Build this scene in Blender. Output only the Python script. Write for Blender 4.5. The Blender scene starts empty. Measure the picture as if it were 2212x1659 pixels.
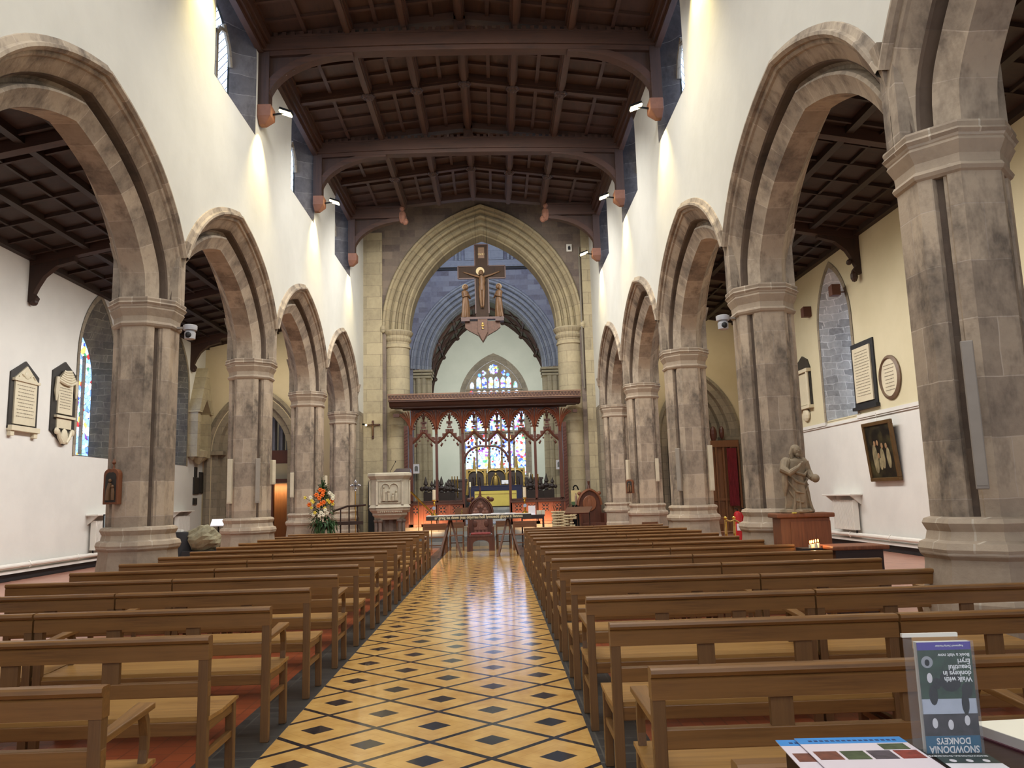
import bpy, bmesh, math, random
from mathutils import Vector, Matrix
from mathutils.geometry import tessellate_polygon
random.seed(7)
C = bpy.context.scene
COL = C.collection
PI = math.pi
V = Vector

# ---------------------------------------------------------------- materials
def lin(c):
    return tuple(((v/255)/12.92 if v/255 <= .04045 else ((v/255+.055)/1.055)**2.4) for v in c)+(1,)
def newmat(name):
    m = bpy.data.materials.new(name); m.use_nodes = True
    nt = m.node_tree; b = nt.nodes['Principled BSDF']
    return m, nt, b
def mixc(nt, fac, a, b, mode='MIX'):
    n = nt.nodes.new('ShaderNodeMix'); n.data_type = 'RGBA'; n.blend_type = mode
    for s, v in ((0, fac), (6, a), (7, b)):
        if hasattr(v, 'links') or hasattr(v, 'is_output'): nt.links.new(v, n.inputs[s])
        else: n.inputs[s].default_value = v
    return n.outputs[2]
def noise(nt, scale, detail=3, vec=None, rough=.6, stretch=None):
    n = nt.nodes.new('ShaderNodeTexNoise'); n.inputs['Scale'].default_value = scale
    n.inputs['Detail'].default_value = detail; n.inputs['Roughness'].default_value = rough
    if vec is None:
        t = nt.nodes.new('ShaderNodeTexCoord'); vec = t.outputs['Object']
    if stretch:
        mp = nt.nodes.new('ShaderNodeMapping'); mp.inputs['Scale'].default_value = stretch
        nt.links.new(vec, mp.inputs[0]); vec = mp.outputs[0]
    nt.links.new(vec, n.inputs['Vector'])
    return n.outputs[0]
def ramp(nt, v, a, b):
    n = nt.nodes.new('ShaderNodeMapRange'); n.inputs[1].default_value = a; n.inputs[2].default_value = b
    nt.links.new(v, n.inputs[0]); return n.outputs[0]
def bump(nt, b, h, s=.3, d=.02):
    n = nt.nodes.new('ShaderNodeBump'); n.inputs['Strength'].default_value = s; n.inputs['Distance'].default_value = d
    nt.links.new(h, n.inputs['Height']); nt.links.new(n.outputs[0], b.inputs['Normal'])
def plain(name, c, rough=.6, metal=0, var=.12, scale=6, em=0, coat=0):
    m, nt, b = newmat(name)
    d = tuple(max(0, v*(1-var)) for v in lin(c)[:3])+(1,)
    nt.links.new(mixc(nt, ramp(nt, noise(nt, scale), .3, .7), lin(c), d), b.inputs['Base Color'])
    b.inputs['Roughness'].default_value = rough; b.inputs['Metallic'].default_value = metal
    b.inputs['Coat Weight'].default_value = coat
    if em: b.inputs['Emission Color'].default_value = lin(c); b.inputs['Emission Strength'].default_value = em
    return m
def glow(name, c, s):
    m, nt, b = newmat(name)
    b.inputs['Base Color'].default_value = lin(c)
    b.inputs['Emission Color'].default_value = lin(c); b.inputs['Emission Strength'].default_value = s
    return m
def wood(name, c1, c2, axis='x', rough=.45, scale=1.0, band=28):
    m, nt, b = newmat(name)
    st = {'x': (1.2, band, band), 'y': (band, 1.2, band), 'z': (band, band, 1.2)}[axis]
    g = noise(nt, scale, 5, stretch=st, rough=.75)
    base = mixc(nt, ramp(nt, g, .36, .66), lin(c2), lin(c1))
    g2 = ramp(nt, noise(nt, 1.7, 2), .3, .7)
    base = mixc(nt, g2, base, tuple(v*.82 for v in lin(c1)[:3])+(1,))
    nt.links.new(base, b.inputs['Base Color']); b.inputs['Roughness'].default_value = rough
    bump(nt, b, g, .15, .004)
    return m
def stone(name, c1, c2, mortar, bw=.7, bh=.42, ms=.012, stain=.45, staincol=(85, 74, 68), rough=.85, freq=.5, offset=.5, scale=1.3, wob=.03):
    m, nt, b = newmat(name)
    tc = nt.nodes.new('ShaderNodeTexCoord')
    br = nt.nodes.new('ShaderNodeTexBrick')
    dn = nt.nodes.new('ShaderNodeTexNoise'); dn.inputs['Scale'].default_value = 3.0; nt.links.new(tc.outputs['UV'], dn.inputs['Vector'])
    dm = nt.nodes.new('ShaderNodeVectorMath'); dm.operation = 'MULTIPLY_ADD'; dm.inputs[1].default_value = (wob, wob, 0)
    nt.links.new(dn.outputs[1], dm.inputs[0]); nt.links.new(tc.outputs['UV'], dm.inputs[2]); nt.links.new(dm.outputs[0], br.inputs['Vector'])
    br.inputs['Color1'].default_value = lin(c1); br.inputs['Color2'].default_value = lin(c2)
    br.inputs['Mortar'].default_value = lin(mortar); br.inputs['Scale'].default_value = 1
    br.inputs['Mortar Size'].default_value = ms; br.inputs['Mortar Smooth'].default_value = .3
    br.inputs['Brick Width'].default_value = bw; br.inputs['Row Height'].default_value = bh
    br.offset = offset; br.offset_frequency = 2
    n1 = ramp(nt, noise(nt, scale, 5, rough=.7, stretch=(1, 1, .5)), .45, .63)
    n1m = nt.nodes.new('ShaderNodeMath'); n1m.operation = 'MULTIPLY'; n1m.inputs[1].default_value = stain
    nt.links.new(n1, n1m.inputs[0])
    col = mixc(nt, n1m.outputs[0], br.outputs[0], lin(staincol))
    n2 = ramp(nt, noise(nt, 9, 4), .3, .75)
    m2 = nt.nodes.new('ShaderNodeMath'); m2.operation = 'MULTIPLY'; m2.inputs[1].default_value = .3
    nt.links.new(n2, m2.inputs[0])
    col = mixc(nt, m2.outputs[0], col, tuple(v*1.25 for v in lin(c1)[:3])+(1,))
    nt.links.new(col, b.inputs['Base Color']); b.inputs['Roughness'].default_value = rough
    h = nt.nodes.new('ShaderNodeMath'); h.operation = 'SUBTRACT'
    nt.links.new(n2, h.inputs[0]); nt.links.new(br.outputs[1], h.inputs[1])
    bump(nt, b, h.outputs[0], .3, .012)
    return m
def plaster(name, c, c2=None, rough=.8):
    m, nt, b = newmat(name)
    c2 = c2 or tuple(int(v*.94) for v in c)
    nt.links.new(mixc(nt, ramp(nt, noise(nt, .7, 4), .35, .75), lin(c), lin(c2)), b.inputs['Base Color'])
    b.inputs['Roughness'].default_value = rough
    bump(nt, b, noise(nt, 5, 4), .12, .03)
    return m

PIER = stone('pier_sandstone', (184, 167, 145), (140, 126, 111), (182, 168, 152), .62, .48, .006, .92, (74, 66, 60), scale=2.0)
VOUS = stone('arch_sandstone', (178, 163, 143), (138, 125, 110), (190, 176, 160), 9, .46, .006, .85, (78, 68, 61), scale=2.0)
BASEST = stone('base_sandstone', (176, 160, 140), (142, 128, 112), (190, 180, 164), .7, .34, .010, .5, (104, 95, 88))
YSTONE = stone('crossing_limestone', (180, 167, 136), (154, 143, 117), (120, 110, 92), 1.0, .42, .008, .35, (120, 110, 92))
YVOUS = stone('crossing_arch_stone', (168, 155, 124), (150, 138, 112), (110, 102, 84), 9, .4, .008, .3, (120, 108, 86))
XWALL = stone('crossing_wall_stone', (136, 122, 108), (96, 84, 80), (120, 110, 100), .55, .27, .006, .5, (84, 74, 74))
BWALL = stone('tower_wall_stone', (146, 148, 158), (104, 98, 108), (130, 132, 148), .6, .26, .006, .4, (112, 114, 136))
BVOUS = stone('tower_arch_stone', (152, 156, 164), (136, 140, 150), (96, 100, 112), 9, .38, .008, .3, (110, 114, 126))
REVST = stone('clerestory_reveal_stone', (104, 99, 98), (72, 69, 70), (140, 135, 130), 7, .42, .006, .7, (58, 54, 54), scale=3, wob=.08)
HOLLOW = stone('shaded_hollow_stone', (104, 89, 76), (82, 70, 61), (98, 86, 75), 9, .46, .004, .6, (50, 42, 38))  # arch stone darkened, the shade of the hollows put into its colour
DSTONE = stone('window_rubble_stone', (104, 99, 86), (72, 70, 62), (128, 122, 108), .36, .19, .010, .7, (62, 58, 58), scale=2.5, wob=.16)
GSTONE = stone('grey_ashlar', (150, 138, 118), (126, 116, 100), (104, 96, 84), .5, .3, .008, .4, (100, 92, 80))
PULPIT = plain('pulpit_stone', (196, 188, 168), .7, var=.25, scale=3)
STATUE = plain('statue_stone', (150, 134, 110), .75, var=.35, scale=9)
BOULD = plain('boulder_stone', (140, 132, 104), .9, var=.45, scale=7)
WHITE = plaster('white_plaster', (214, 213, 204))
WHITEA = plaster('aisle_plaster', (221, 219, 211))
CREAM = plaster('cream_plaster', (210, 200, 168), (198, 188, 154))
CREAML = plaster('pale_cream_plaster', (205, 190, 158), (192, 176, 142))
GREENP = plaster('chancel_plaster', (202, 204, 190), (190, 194, 180))
OAKX = wood('oak_along_x', (138, 98, 54), (90, 61, 33), 'x', .36)
OAKY = wood('oak_along_y', (146, 106, 58), (98, 68, 36), 'y', .42)
OAKZ = wood('oak_along_z', (124, 90, 54), (84, 58, 35), 'z', .45)
OAKSEAT = wood('oak_seat', (178, 136, 76), (130, 93, 50), 'x', .38)  # paler than the other oak, light on the flat seats put into the colour
DARKX = wood('roof_oak_x', (70, 42, 28), (38, 23, 16), 'x', .55, band=20)
DARKY = wood('roof_oak_y', (78, 48, 32), (44, 28, 19), 'y', .55, band=20)
DARKZ = wood('roof_oak_z', (62, 38, 26), (34, 21, 15), 'z', .6, band=20)
BOARD = wood('roof_boards', (70, 43, 28), (38, 24, 16), 'y', .6, band=9)
AISLED = wood('aisle_purlin_oak', (50, 30, 18), (28, 17, 11), 'y', .6, band=20)
AISLEW = wood('aisle_roof_oak', (56, 33, 19), (28, 17, 11), 'x', .6, band=12)
SCREENW = wood('screen_oak', (96, 50, 34), (60, 32, 23), 'z', .42)
SCREENX = wood('screen_oak_beam', (84, 50, 38), (48, 30, 24), 'x', .5)
DADOW = wood('screen_dado_oak', (164, 92, 62), (124, 64, 44), 'z', .45)
THRONE = wood('throne_oak', (92, 50, 34), (50, 28, 20), 'z', .45)
CHAIRW = wood('chair_oak', (120, 78, 48), (74, 48, 32), 'x', .45)
TREST = wood('trestle_wood', (104, 66, 42), (64, 42, 30), 'z', .5)
STALLW = wood('stall_oak', (52, 34, 26), (28, 20, 16), 'z', .5)
ROODW = wood('rood_oak', (60, 40, 24), (34, 23, 15), 'z', .8)
ROODF = plain('rood_figure_wood', (112, 82, 54), .55, var=.3, scale=8)
PEDW = wood('pedestal_oak', (134, 82, 52), (88, 52, 34), 'z', .5)
TABLEW = wood('dark_table_wood', (58, 38, 32), (34, 22, 19), 'x', .35)
DOORW = wood('door_oak', (136, 88, 50), (90, 56, 32), 'z', .5)
BLACK = plain('black_paint', (24, 24, 27), .6)
BLKMET = plain('black_metal', (18, 18, 20), .35, .6)
GREYM = plain('grey_speaker_paint', (150, 142, 132), .5)
CREAMM = plain('cream_speaker_paint', (206, 196, 172), .5)
WHITEM = plain('white_enamel', (228, 224, 214), .35, var=.05)
WAX = plain('candle_wax', (226, 216, 190), .45, var=.05)
BRASS = plain('polished_brass', (214, 170, 78), .25, 1, var=.1)
GOLD = plain('gilded_wood', (176, 146, 78), .4, .5, var=.3, scale=14)
SILVER = plain('silver_metal', (200, 204, 214), .25, 1)
RED = plain('red_paint', (176, 26, 30), .35)
REDC = plain('red_curtain', (120, 16, 28), .8, var=.3)
CUSH = plain('red_cushion', (140, 66, 66), .85, var=.4, scale=20)
GOLDCLOTH = plain('gold_frontal_cloth', (200, 178, 86), .75, var=.12, scale=4)
NAVY = plain('navy_cloth', (34, 34, 62), .8)
MARBLE = plain('tablet_marble', (214, 204, 176), .5, var=.12, scale=3)
SLATE = plain('dark_slate', (52, 48, 44), .5, var=.3)
TXTDARK = plain('faded_inscription', (142, 132, 112), .7, var=.1)
BROWNBOX = plain('brown_speaker_box', (96, 58, 44), .6)
CORB = plain('brown_corbel_stone', (124, 82, 62), .75, var=.25)
WICK = plain('pale_wicker', (214, 198, 160), .8, var=.4, scale=30)
ROPE = plain('gold_rope', (176, 144, 78), .8, var=.3, scale=40)
GREEN = plain('dark_foliage', (44, 84, 34), .6, var=.5, scale=20)
ORANGE = plain('orange_petals', (238, 118, 34), .6, var=.2, scale=30)
YELLOW = plain('yellow_petals', (232, 212, 84), .6, var=.15, scale=30)
WHITEF = plain('white_petals', (238, 236, 214), .6, var=.1, scale=30)
PAPER = plain('white_paper', (228, 226, 232), .6, var=.03)
FLAME = glow('candle_flame', (255, 170, 80), 9)
LAMPG = glow('lamp_lens', (255, 232, 170), 14)
SKYG = None

def leadglass(name, base, strength, scale=7):
    m, nt, b = newmat(name)
    tc = nt.nodes.new('ShaderNodeTexCoord')
    br = nt.nodes.new('ShaderNodeTexBrick'); nt.links.new(tc.outputs['UV'], br.inputs[0])
    mp = nt.nodes.new('ShaderNodeMapping'); mp.inputs['Rotation'].default_value = (0, 0, PI/4)
    nt.links.new(tc.outputs['UV'], mp.inputs[0]); nt.links.new(mp.outputs[0], br.inputs[0])
    br.inputs['Scale'].default_value = 1; br.inputs['Brick Width'].default_value = .13; br.inputs['Row Height'].default_value = .13
    br.inputs['Mortar Size'].default_value = .008; br.offset = 0
    br.inputs['Color1'].default_value = lin(base); br.inputs['Color2'].default_value = tuple(v*.75 for v in lin(base)[:3])+(1,)
    br.inputs['Mortar'].default_value = (.01, .01, .012, 1)
    nt.links.new(br.outputs[0], b.inputs['Emission Color']); b.inputs['Emission Strength'].default_value = strength
    b.inputs['Base Color'].default_value = (.02, .02, .02, 1); b.inputs['Roughness'].default_value = .2
    return m
def stained(name, strength, white=.5, sc=9, blue=(40, 70, 200)):
    m, nt, b = newmat(name)
    tc = nt.nodes.new('ShaderNodeTexCoord')
    vo = nt.nodes.new('ShaderNodeTexVoronoi'); vo.inputs['Scale'].default_value = sc
    nt.links.new(tc.outputs['Object'], vo.inputs['Vector'])
    sp = nt.nodes.new('ShaderNodeSeparateColor'); nt.links.new(vo.outputs['Color'], sp.inputs[0])
    cr = nt.nodes.new('ShaderNodeValToRGB'); nt.links.new(sp.outputs[0], cr.inputs[0]); cr.color_ramp.interpolation = 'CONSTANT'
    e = cr.color_ramp.elements; e[0].position = 0; e[0].color = lin((190, 212, 250)); e[1].position = white*.5; e[1].color = lin((130, 176, 240))
    rest = [(blue), (90, 130, 235), (190, 40, 40), (225, 180, 90), (60, 130, 90), (110, 60, 150), (240, 240, 235)]
    for i, c in enumerate(rest):
        q = e.new(white+(1-white)*i/len(rest)); q.color = lin(c)
    ve = nt.nodes.new('ShaderNodeTexVoronoi'); ve.feature = 'DISTANCE_TO_EDGE'; ve.inputs['Scale'].default_value = sc
    nt.links.new(tc.outputs['Object'], ve.inputs['Vector'])
    k = ramp(nt, ve.outputs['Distance'], .01, .05)
    n = ramp(nt, noise(nt, 1.2, 2), .25, .6)
    c2 = mixc(nt, k, (.02, .02, .03, 1), cr.outputs[0])
    nt.links.new(c2, b.inputs['Emission Color']); b.inputs['Emission Strength'].default_value = strength
    b.inputs['Base Color'].default_value = (.02, .02, .02, 1)
    return m
CLERG = leadglass('leaded_clear_glass', (196, 218, 255), 3.2)
EASTG = stained('east_stained_glass', 3.0, .6, 7)
EASTU = stained('upper_stained_glass', 2.6, .72, 6)
AISLG = stained('aisle_stained_glass', 2.2, .6, 7)
BLUEG = glow('tower_window_glass', (120, 140, 200), .25)

def clearplastic():
    m, nt, b = newmat('clear_acrylic')
    b.inputs['Base Color'].default_value = (.55, .6, .65, 1); b.inputs['Roughness'].default_value = .06
    b.inputs['Alpha'].default_value = .07; b.inputs['Specular IOR Level'].default_value = .8
    return m
ACRYL = clearplastic()

def tilemat():
    m, nt, b = newmat('diamond_floor_tiles')
    tc = nt.nodes.new('ShaderNodeTexCoord'); sx = nt.nodes.new('ShaderNodeSeparateXYZ'); nt.links.new(tc.outputs['Object'], sx.inputs[0])
    def M(op, a, b_=None, c=None):
        n = nt.nodes.new('ShaderNodeMath'); n.operation = op
        for i, v in enumerate((a, b_, c)):
            if v is None: continue
            if hasattr(v, 'is_output'): nt.links.new(v, n.inputs[i])
            else: n.inputs[i].default_value = v
        return n.outputs[0]
    u = M('DIVIDE', M('ADD', sx.outputs[0], .07), .8); v = M('DIVIDE', M('SUBTRACT', sx.outputs[1], 5.3), .725)
    a = M('ADD', u, v); c = M('SUBTRACT', u, v)
    fa = M('ABSOLUTE', M('SUBTRACT', M('FRACT', M('ADD', a, .5+100)), .5))   # distance from diamond centre along each diagonal
    fc = M('ABSOLUTE', M('SUBTRACT', M('FRACT', M('ADD', c, .5+100)), .5))
    mx = M('MAXIMUM', fa, fc)
    line = M('GREATER_THAN', mx, .463); sq = M('LESS_THAN', mx, .145)
    blk = M('MAXIMUM', line, sq)
    # each diamond is made of small cream tiles round the dark one
    va = ramp(nt, noise(nt, 5, 3), .3, .7)
    seam = M('LESS_THAN', M('ABSOLUTE', M('SUBTRACT', mx, .30)), .004)
    yel = mixc(nt, va, lin((222, 180, 108)), lin((196, 150, 84)))
    yel = mixc(nt, M('MULTIPLY', seam, .35), yel, lin((150, 112, 66)))
    col = mixc(nt, blk, yel, lin((42, 42, 46)))
    nt.links.new(col, b.inputs['Base Color'])
    nt.links.new(M('ADD', M('MULTIPLY', noise(nt, 3, 3), .12), .07), b.inputs['Roughness'])
    b.inputs['Specular IOR Level'].default_value = .8
    bump(nt, b, noise(nt, 2.2, 2), .1, .01)
    return m
TILE = tilemat()
def quarry(name, c1, c2, mortar, w, h, rough=.4, ms=.006):
    m, nt, b = newmat(name)
    tc = nt.nodes.new('ShaderNodeTexCoord'); br = nt.nodes.new('ShaderNodeTexBrick')
    nt.links.new(tc.outputs['Object'], br.inputs[0]); br.inputs['Scale'].default_value = 1
    br.inputs['Brick Width'].default_value = w; br.inputs['Row Height'].default_value = h; br.inputs['Mortar Size'].default_value = ms
    br.inputs['Color1'].default_value = lin(c1); br.inputs['Color2'].default_value = lin(c2); br.inputs['Mortar'].default_value = lin(mortar)
    br.offset = 0
    col = mixc(nt, ramp(nt, noise(nt, 3, 4), .3, 1.0), br.outputs[0], tuple(v*.7 for v in lin(c1)[:3])+(1,))
    nt.links.new(col, b.inputs['Base Color']); b.inputs['Roughness'].default_value = rough
    return m
REDT = quarry('red_quarry_tiles', (158, 80, 46), (136, 66, 40), (110, 60, 40), .15, .15, .35)
BLKT = quarry('dark_slate_tiles', (62, 62, 60), (46, 47, 48), (86, 84, 78), .30, .15, .4)
PINKT = quarry('pink_aisle_tiles', (176, 128, 108), (156, 110, 94), (130, 100, 86), .3, .3, .35)
CHOIRF = quarry('choir_floor_stone', (150, 150, 146), (120, 122, 122), (96, 96, 96), .6, .6, .22)

# ---------------------------------------------------------------- mesh builder
class MB:
    def __init__(s): s.v = []; s.f = []; s.uv = {}
    def add(s, vs, fs):
        k = len(s.v); s.v += [V(p) for p in vs]
        for f in fs: s.f.append([i+k for i in f])
        return s
    def box(s, x0, x1, y0, y1, z0, z1):
        return s.add([(x, y, z) for x in (x0, x1) for y in (y0, y1) for z in (z0, z1)],
                     [(0, 1, 3, 2), (4, 6, 7, 5), (0, 4, 5, 1), (2, 3, 7, 6), (0, 2, 6, 4), (1, 5, 7, 3)])
    def cbox(s, cx, cy, cz, w, d, h): return s.box(cx-w/2, cx+w/2, cy-d/2, cy+d/2, cz-h/2, cz+h/2)
    def bar(s, p0, p1, w, h, up=(0, 0, 1)):
        p0, p1 = V(p0), V(p1); d = (p1-p0).normalized(); u = V(up)
        if abs(d.dot(u)) > .98: u = V((0, 1, 0))
        r = d.cross(u).normalized(); u = r.cross(d)
        vs = [p+r*a*w/2+u*b*h/2 for p in (p0, p1) for a, b in ((-1, -1), (1, -1), (1, 1), (-1, 1))]
        return s.add(vs, [(3, 2, 1, 0), (4, 5, 6, 7), (0, 1, 5, 4), (1, 2, 6, 5), (2, 3, 7, 6), (3, 0, 4, 7)])
    def tube(s, pts, rs, n=8, caps=True):
        pts = [V(p) for p in pts]; rs = rs if hasattr(rs, '__len__') else [rs]*len(pts)
        k = len(s.v); prev = None
        for i, p in enumerate(pts):
            d = (pts[min(i+1, len(pts)-1)]-pts[max(i-1, 0)]).normalized()
            r = prev if prev is not None else d.orthogonal()
            r = (r-d*r.dot(d)).normalized(); prev = r; u = d.cross(r)
            for j in range(n):
                a = 2*PI*j/n; s.v.append(p+(r*math.cos(a)+u*math.sin(a))*rs[i])
        for i in range(len(pts)-1):
            for j in range(n):
                a, b = k+i*n+j, k+i*n+(j+1) % n; s.f.append([a, b, b+n, a+n])
        if caps: s.f.append([k+j for j in range(n)][::-1]); s.f.append([k+(len(pts)-1)*n+j for j in range(n)])
        return s
    def lathe(s, prof, n=16, c=(0, 0, 0), rot=0, sx=1, sy=1, arc=None):
        k = len(s.v); c = V(c)
        for r, z in prof:
            for j in range(n):
                a = rot+2*PI*j/n; s.v.append(c+V((r*math.cos(a)*sx, r*math.sin(a)*sy, z)))
        for i in range(len(prof)-1):
            for j in range(n):
                a, b = k+i*n+j, k+i*n+(j+1) % n; s.f.append([a, b, b+n, a+n])
        s.f.append([k+j for j in range(n)][::-1]); s.f.append([k+(len(prof)-1)*n+j for j in range(n)])
        return s
    def prism(s, poly, a, b, axis='y'):
        f = {'y': lambda u, w, t: (u, t, w), 'x': lambda u, w, t: (t, u, w), 'z': lambda u, w, t: (u, w, t)}[axis]
        n = len(poly); k = len(s.v)
        s.v += [V(f(u, w, a)) for u, w in poly]+[V(f(u, w, b)) for u, w in poly]
        for t in tessellate_polygon([[V((u, w, 0)) for u, w in poly]]):
            s.f.append([k+i for i in t]); s.f.append([k+n+i for i in t][::-1])
        for i in range(n): s.f.append([k+i, k+(i+1) % n, k+n+(i+1) % n, k+n+i])
        return s
    def ell(s, c, rx, ry, rz, n=12, m=8):
        prof = [(max(.001, math.sin(PI*i/m)), -math.cos(PI*i/m)) for i in range(m+1)]
        k = len(s.v); s.lathe(prof, n)
        for i in range(k, len(s.v)): p = s.v[i]; s.v[i] = V(c)+V((p.x*rx, p.y*ry, p.z*rz))
        return s
    def xf(s, k, M):
        for i in range(k, len(s.v)): s.v[i] = M @ s.v[i]
        return s
    def build(s, name, mat, parent=None, smooth=False, bevel=0, loc=None, recalc=True, kind=None):
        me = bpy.data.meshes.new(name); me.from_pydata([tuple(p) for p in s.v], [], s.f)
        bm = bmesh.new(); bm.from_mesh(me)
        if recalc: bmesh.ops.recalc_face_normals(bm, faces=bm.faces)
        uvl = bm.loops.layers.uv.new('UVMap'); bm.faces.ensure_lookup_table()
        for i, f in enumerate(bm.faces):
            f.smooth = smooth
            if i in s.uv:
                vm = {}
                for vi, uv in zip(s.f[i], s.uv[i]): vm[vi] = uv
                for l in f.loops: l[uvl].uv = vm[l.vert.index]
            else:
                n = f.normal
                if abs(n.z) > .8: t, w = V((1, 0, 0)), V((0, 1, 0))
                else: t = V((-n.y, n.x, 0)).normalized(); w = V((0, 0, 1))
                if t.x+t.y < 0: t = -t
                for l in f.loops: l[uvl].uv = (l.vert.co.dot(t), l.vert.co.dot(w))
        bm.to_mesh(me); bm.free()
        if smooth:
            try: me.set_sharp_from_angle(angle=math.radians(24))
            except Exception: pass
        me.materials.append(mat)
        o = bpy.data.objects.new(name, me); COL.objects.link(o)
        if bevel:
            b = o.modifiers.new('bevel', 'BEVEL'); b.width = bevel; b.segments = 2; b.limit_method = 'ANGLE'; b.angle_limit = math.radians(40)
        if parent: o.parent = parent
        if loc: o.location = loc
        if kind: o['kind'] = kind
        return o
def tag(o, label=None, cat=None, group=None, kind=None):
    if label: o['label'] = label
    if cat: o['category'] = cat
    if group: o['group'] = group
    if kind: o['kind'] = kind
    return o
def thing(name, label, cat, loc=(0, 0, 0), rz=0, group=None):
    o = bpy.data.objects.new(name, None); COL.objects.link(o); o.location = loc; o.rotation_euler = (0, 0, rz)
    o.empty_display_size = .2
    return tag(o, label, cat, group)
def kids(o): return [c for c in bpy.data.objects if c.parent == o]
def copy_tree(o, parent=None):
    c = o.copy(); COL.objects.link(c); c.parent = parent
    for ch in KIDS[o.name] if o.name in KIDS else kids(o): copy_tree(ch, c)
    return c
KIDS = {}
def text(body, size, M, mat, parent=None, name='lettering', ext=.001, align='CENTER', sx=1):
    cu = bpy.data.curves.new(name, 'FONT'); cu.body = body; cu.size = size; cu.extrude = ext; cu.align_x = align
    cu.space_line = .9; cu.offset = size*.022; cu.resolution_u = 3; cu.materials.append(mat)
    tmp = bpy.data.objects.new('tmp_text', cu); COL.objects.link(tmp)
    dg = bpy.context.evaluated_depsgraph_get(); me = bpy.data.meshes.new_from_object(tmp.evaluated_get(dg)); me.transform(M @ Matrix.Diagonal((sx, 1, 1, 1)))
    bpy.data.objects.remove(tmp); bpy.data.curves.remove(cu)
    if not me.materials: me.materials.append(mat)
    o = bpy.data.objects.new(name, me); COL.objects.link(o)
    if parent: o.parent = parent
    return o
def RX(a): return Matrix.Rotation(a, 4, 'X')
def RY(a): return Matrix.Rotation(a, 4, 'Y')
def RZ(a): return Matrix.Rotation(a, 4, 'Z')
def T(x, y, z): return Matrix.Translation((x, y, z))

# ---------------------------------------------------------------- main dimensions
XL, XR = -5.10, 4.06           # pier centre lines
HW = .48                       # half thickness of arcade walls
P0, S = 6.45, 4.94             # pier spacing
PY = [P0+S*k for k in range(-1, 5)]   # 1.51, 6.45, 11.39, 16.33, 21.27, 26.21
YX = 27.5                      # west face of the crossing wall
NC = -.53
BEAMY = [14.95, 19.75, 24.6]

# floor --------------------------------------------------------------------
MB().box(-11.2, 9.7, -3, 29.8, -.1, -.012).build('floor', PINKT, kind='structure')
MB().box(-1.50, .566, -3, 25.9, -.02, 0).build('floor', TILE, kind='structure')
for a, b in ((-1.87, -1.50), (.566, .93)): MB().box(a, b, -3, 25.9, -.02, -.001).build('floor', BLKT, kind='structure')
for a, b in ((-4.72, -1.87), (.93, 3.72)): MB().box(a, b, -3, 24.8, -.02, -.002).build('floor', REDT, kind='structure')
# steps to the crossing
sb = MB()
for i, (y, z) in enumerate(((25.9, .15), (26.4, .30), (26.9, .45))): sb.box(-4.6, 3.6, y, 27.9, z-.15, z)
sb.box(-4.9, 4.1, 27.9, 29.6, 0, .45)
sb.build('floor', CHOIRF, kind='structure')
MB().box(-4.9, 4.1, 29.6, 44.5, .2, .6).build('floor', CHOIRF, kind='structure')
sb = MB()
for y, z in ((44.5, .73), (45.0, .86), (45.5, 1.0)): sb.box(-4.5, 4.0, y, 50.1, z-.15, z)
sb.build('floor', CHOIRF, kind='structure')

# ---------------------------------------------------------------- arch curve
def catmull(pts, m=4):
    out = []
    for i in range(len(pts)-1):
        p0 = pts[max(i-1, 0)]; p1 = pts[i]; p2 = pts[i+1]; p3 = pts[min(i+2, len(pts)-1)]
        for j in range(m):
            t = j/m
            out.append(tuple(.5*(2*p1[k]+(p2[k]-p0[k])*t+(2*p0[k]-5*p1[k]+4*p2[k]-p3[k])*t*t+(3*p1[k]-p0[k]-3*p2[k]+p3[k])*t**3) for k in (0, 1)))
    return out+[pts[-1]]
HALF = catmull([(1.995, 4.52), (1.96, 4.85), (1.80, 5.12), (1.55, 5.42), (1.20, 5.70), (.76, 5.93), (.33, 6.08), (0, 6.16)], 3)
def offs(half, u, ymax=None):
    """right half of a pointed curve offset outwards by u, from spring to apex"""
    out = []
    n = len(half)
    for i, p in enumerate(half):
        a = half[max(i-1, 0)]; b = half[min(i+1, n-1)]
        tx, tz = b[0]-a[0], b[1]-a[1]; L = math.hypot(tx, tz); nx, nz = tz/L, -tx/L
        if i == 0: nx, nz = 1, 0
        if i == n-1: x, z = 0, p[1]+u/nz if nz > .2 else p[1]+u
        else: x, z = p[0]+nx*u, p[1]+nz*u
        if ymax: x = min(x, ymax)
        out.append((max(x, 0), z))
    return out
def arch_sweep(half, prof, mp, name, mat, parent, ymax=None, zmin=None, smooth=True):
    """prof: list of (u, w); mp(y, z, w) -> xyz. Voussoir joints follow the curve."""
    rows = []
    for u, w in prof:
        h = offs(half, u, ymax)
        rows.append([(y, z) for y, z in h]+[(-y, z) for y, z in h[-2::-1]])
    base = rows[0]; arc = [0]
    for i in range(1, len(base)): arc.append(arc[-1]+math.hypot(base[i][0]-base[i-1][0], base[i][1]-base[i-1][1]))
    cum = [0]
    for i in range(1, len(prof)): cum.append(cum[-1]+math.hypot(prof[i][0]-prof[i-1][0], prof[i][1]-prof[i-1][1]))
    mb = MB(); n = len(base)
    for r, (u, w) in zip(rows, prof):
        for y, z in r: mb.v.append(V(mp(y, z, w)))
    for i in range(len(prof)-1):
        for j in range(n-1):
            if zmin and min(rows[i][j][1], rows[i][j+1][1]) < zmin: continue
            mb.uv[len(mb.f)] = [(cum[i], arc[j]), (cum[i], arc[j+1]), (cum[i+1], arc[j+1]), (cum[i+1], arc[j])]
            mb.f.append([i*n+j, i*n+j+1, (i+1)*n+j+1, (i+1)*n+j])
    return mb.build(name, mat, parent, smooth=smooth)
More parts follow.
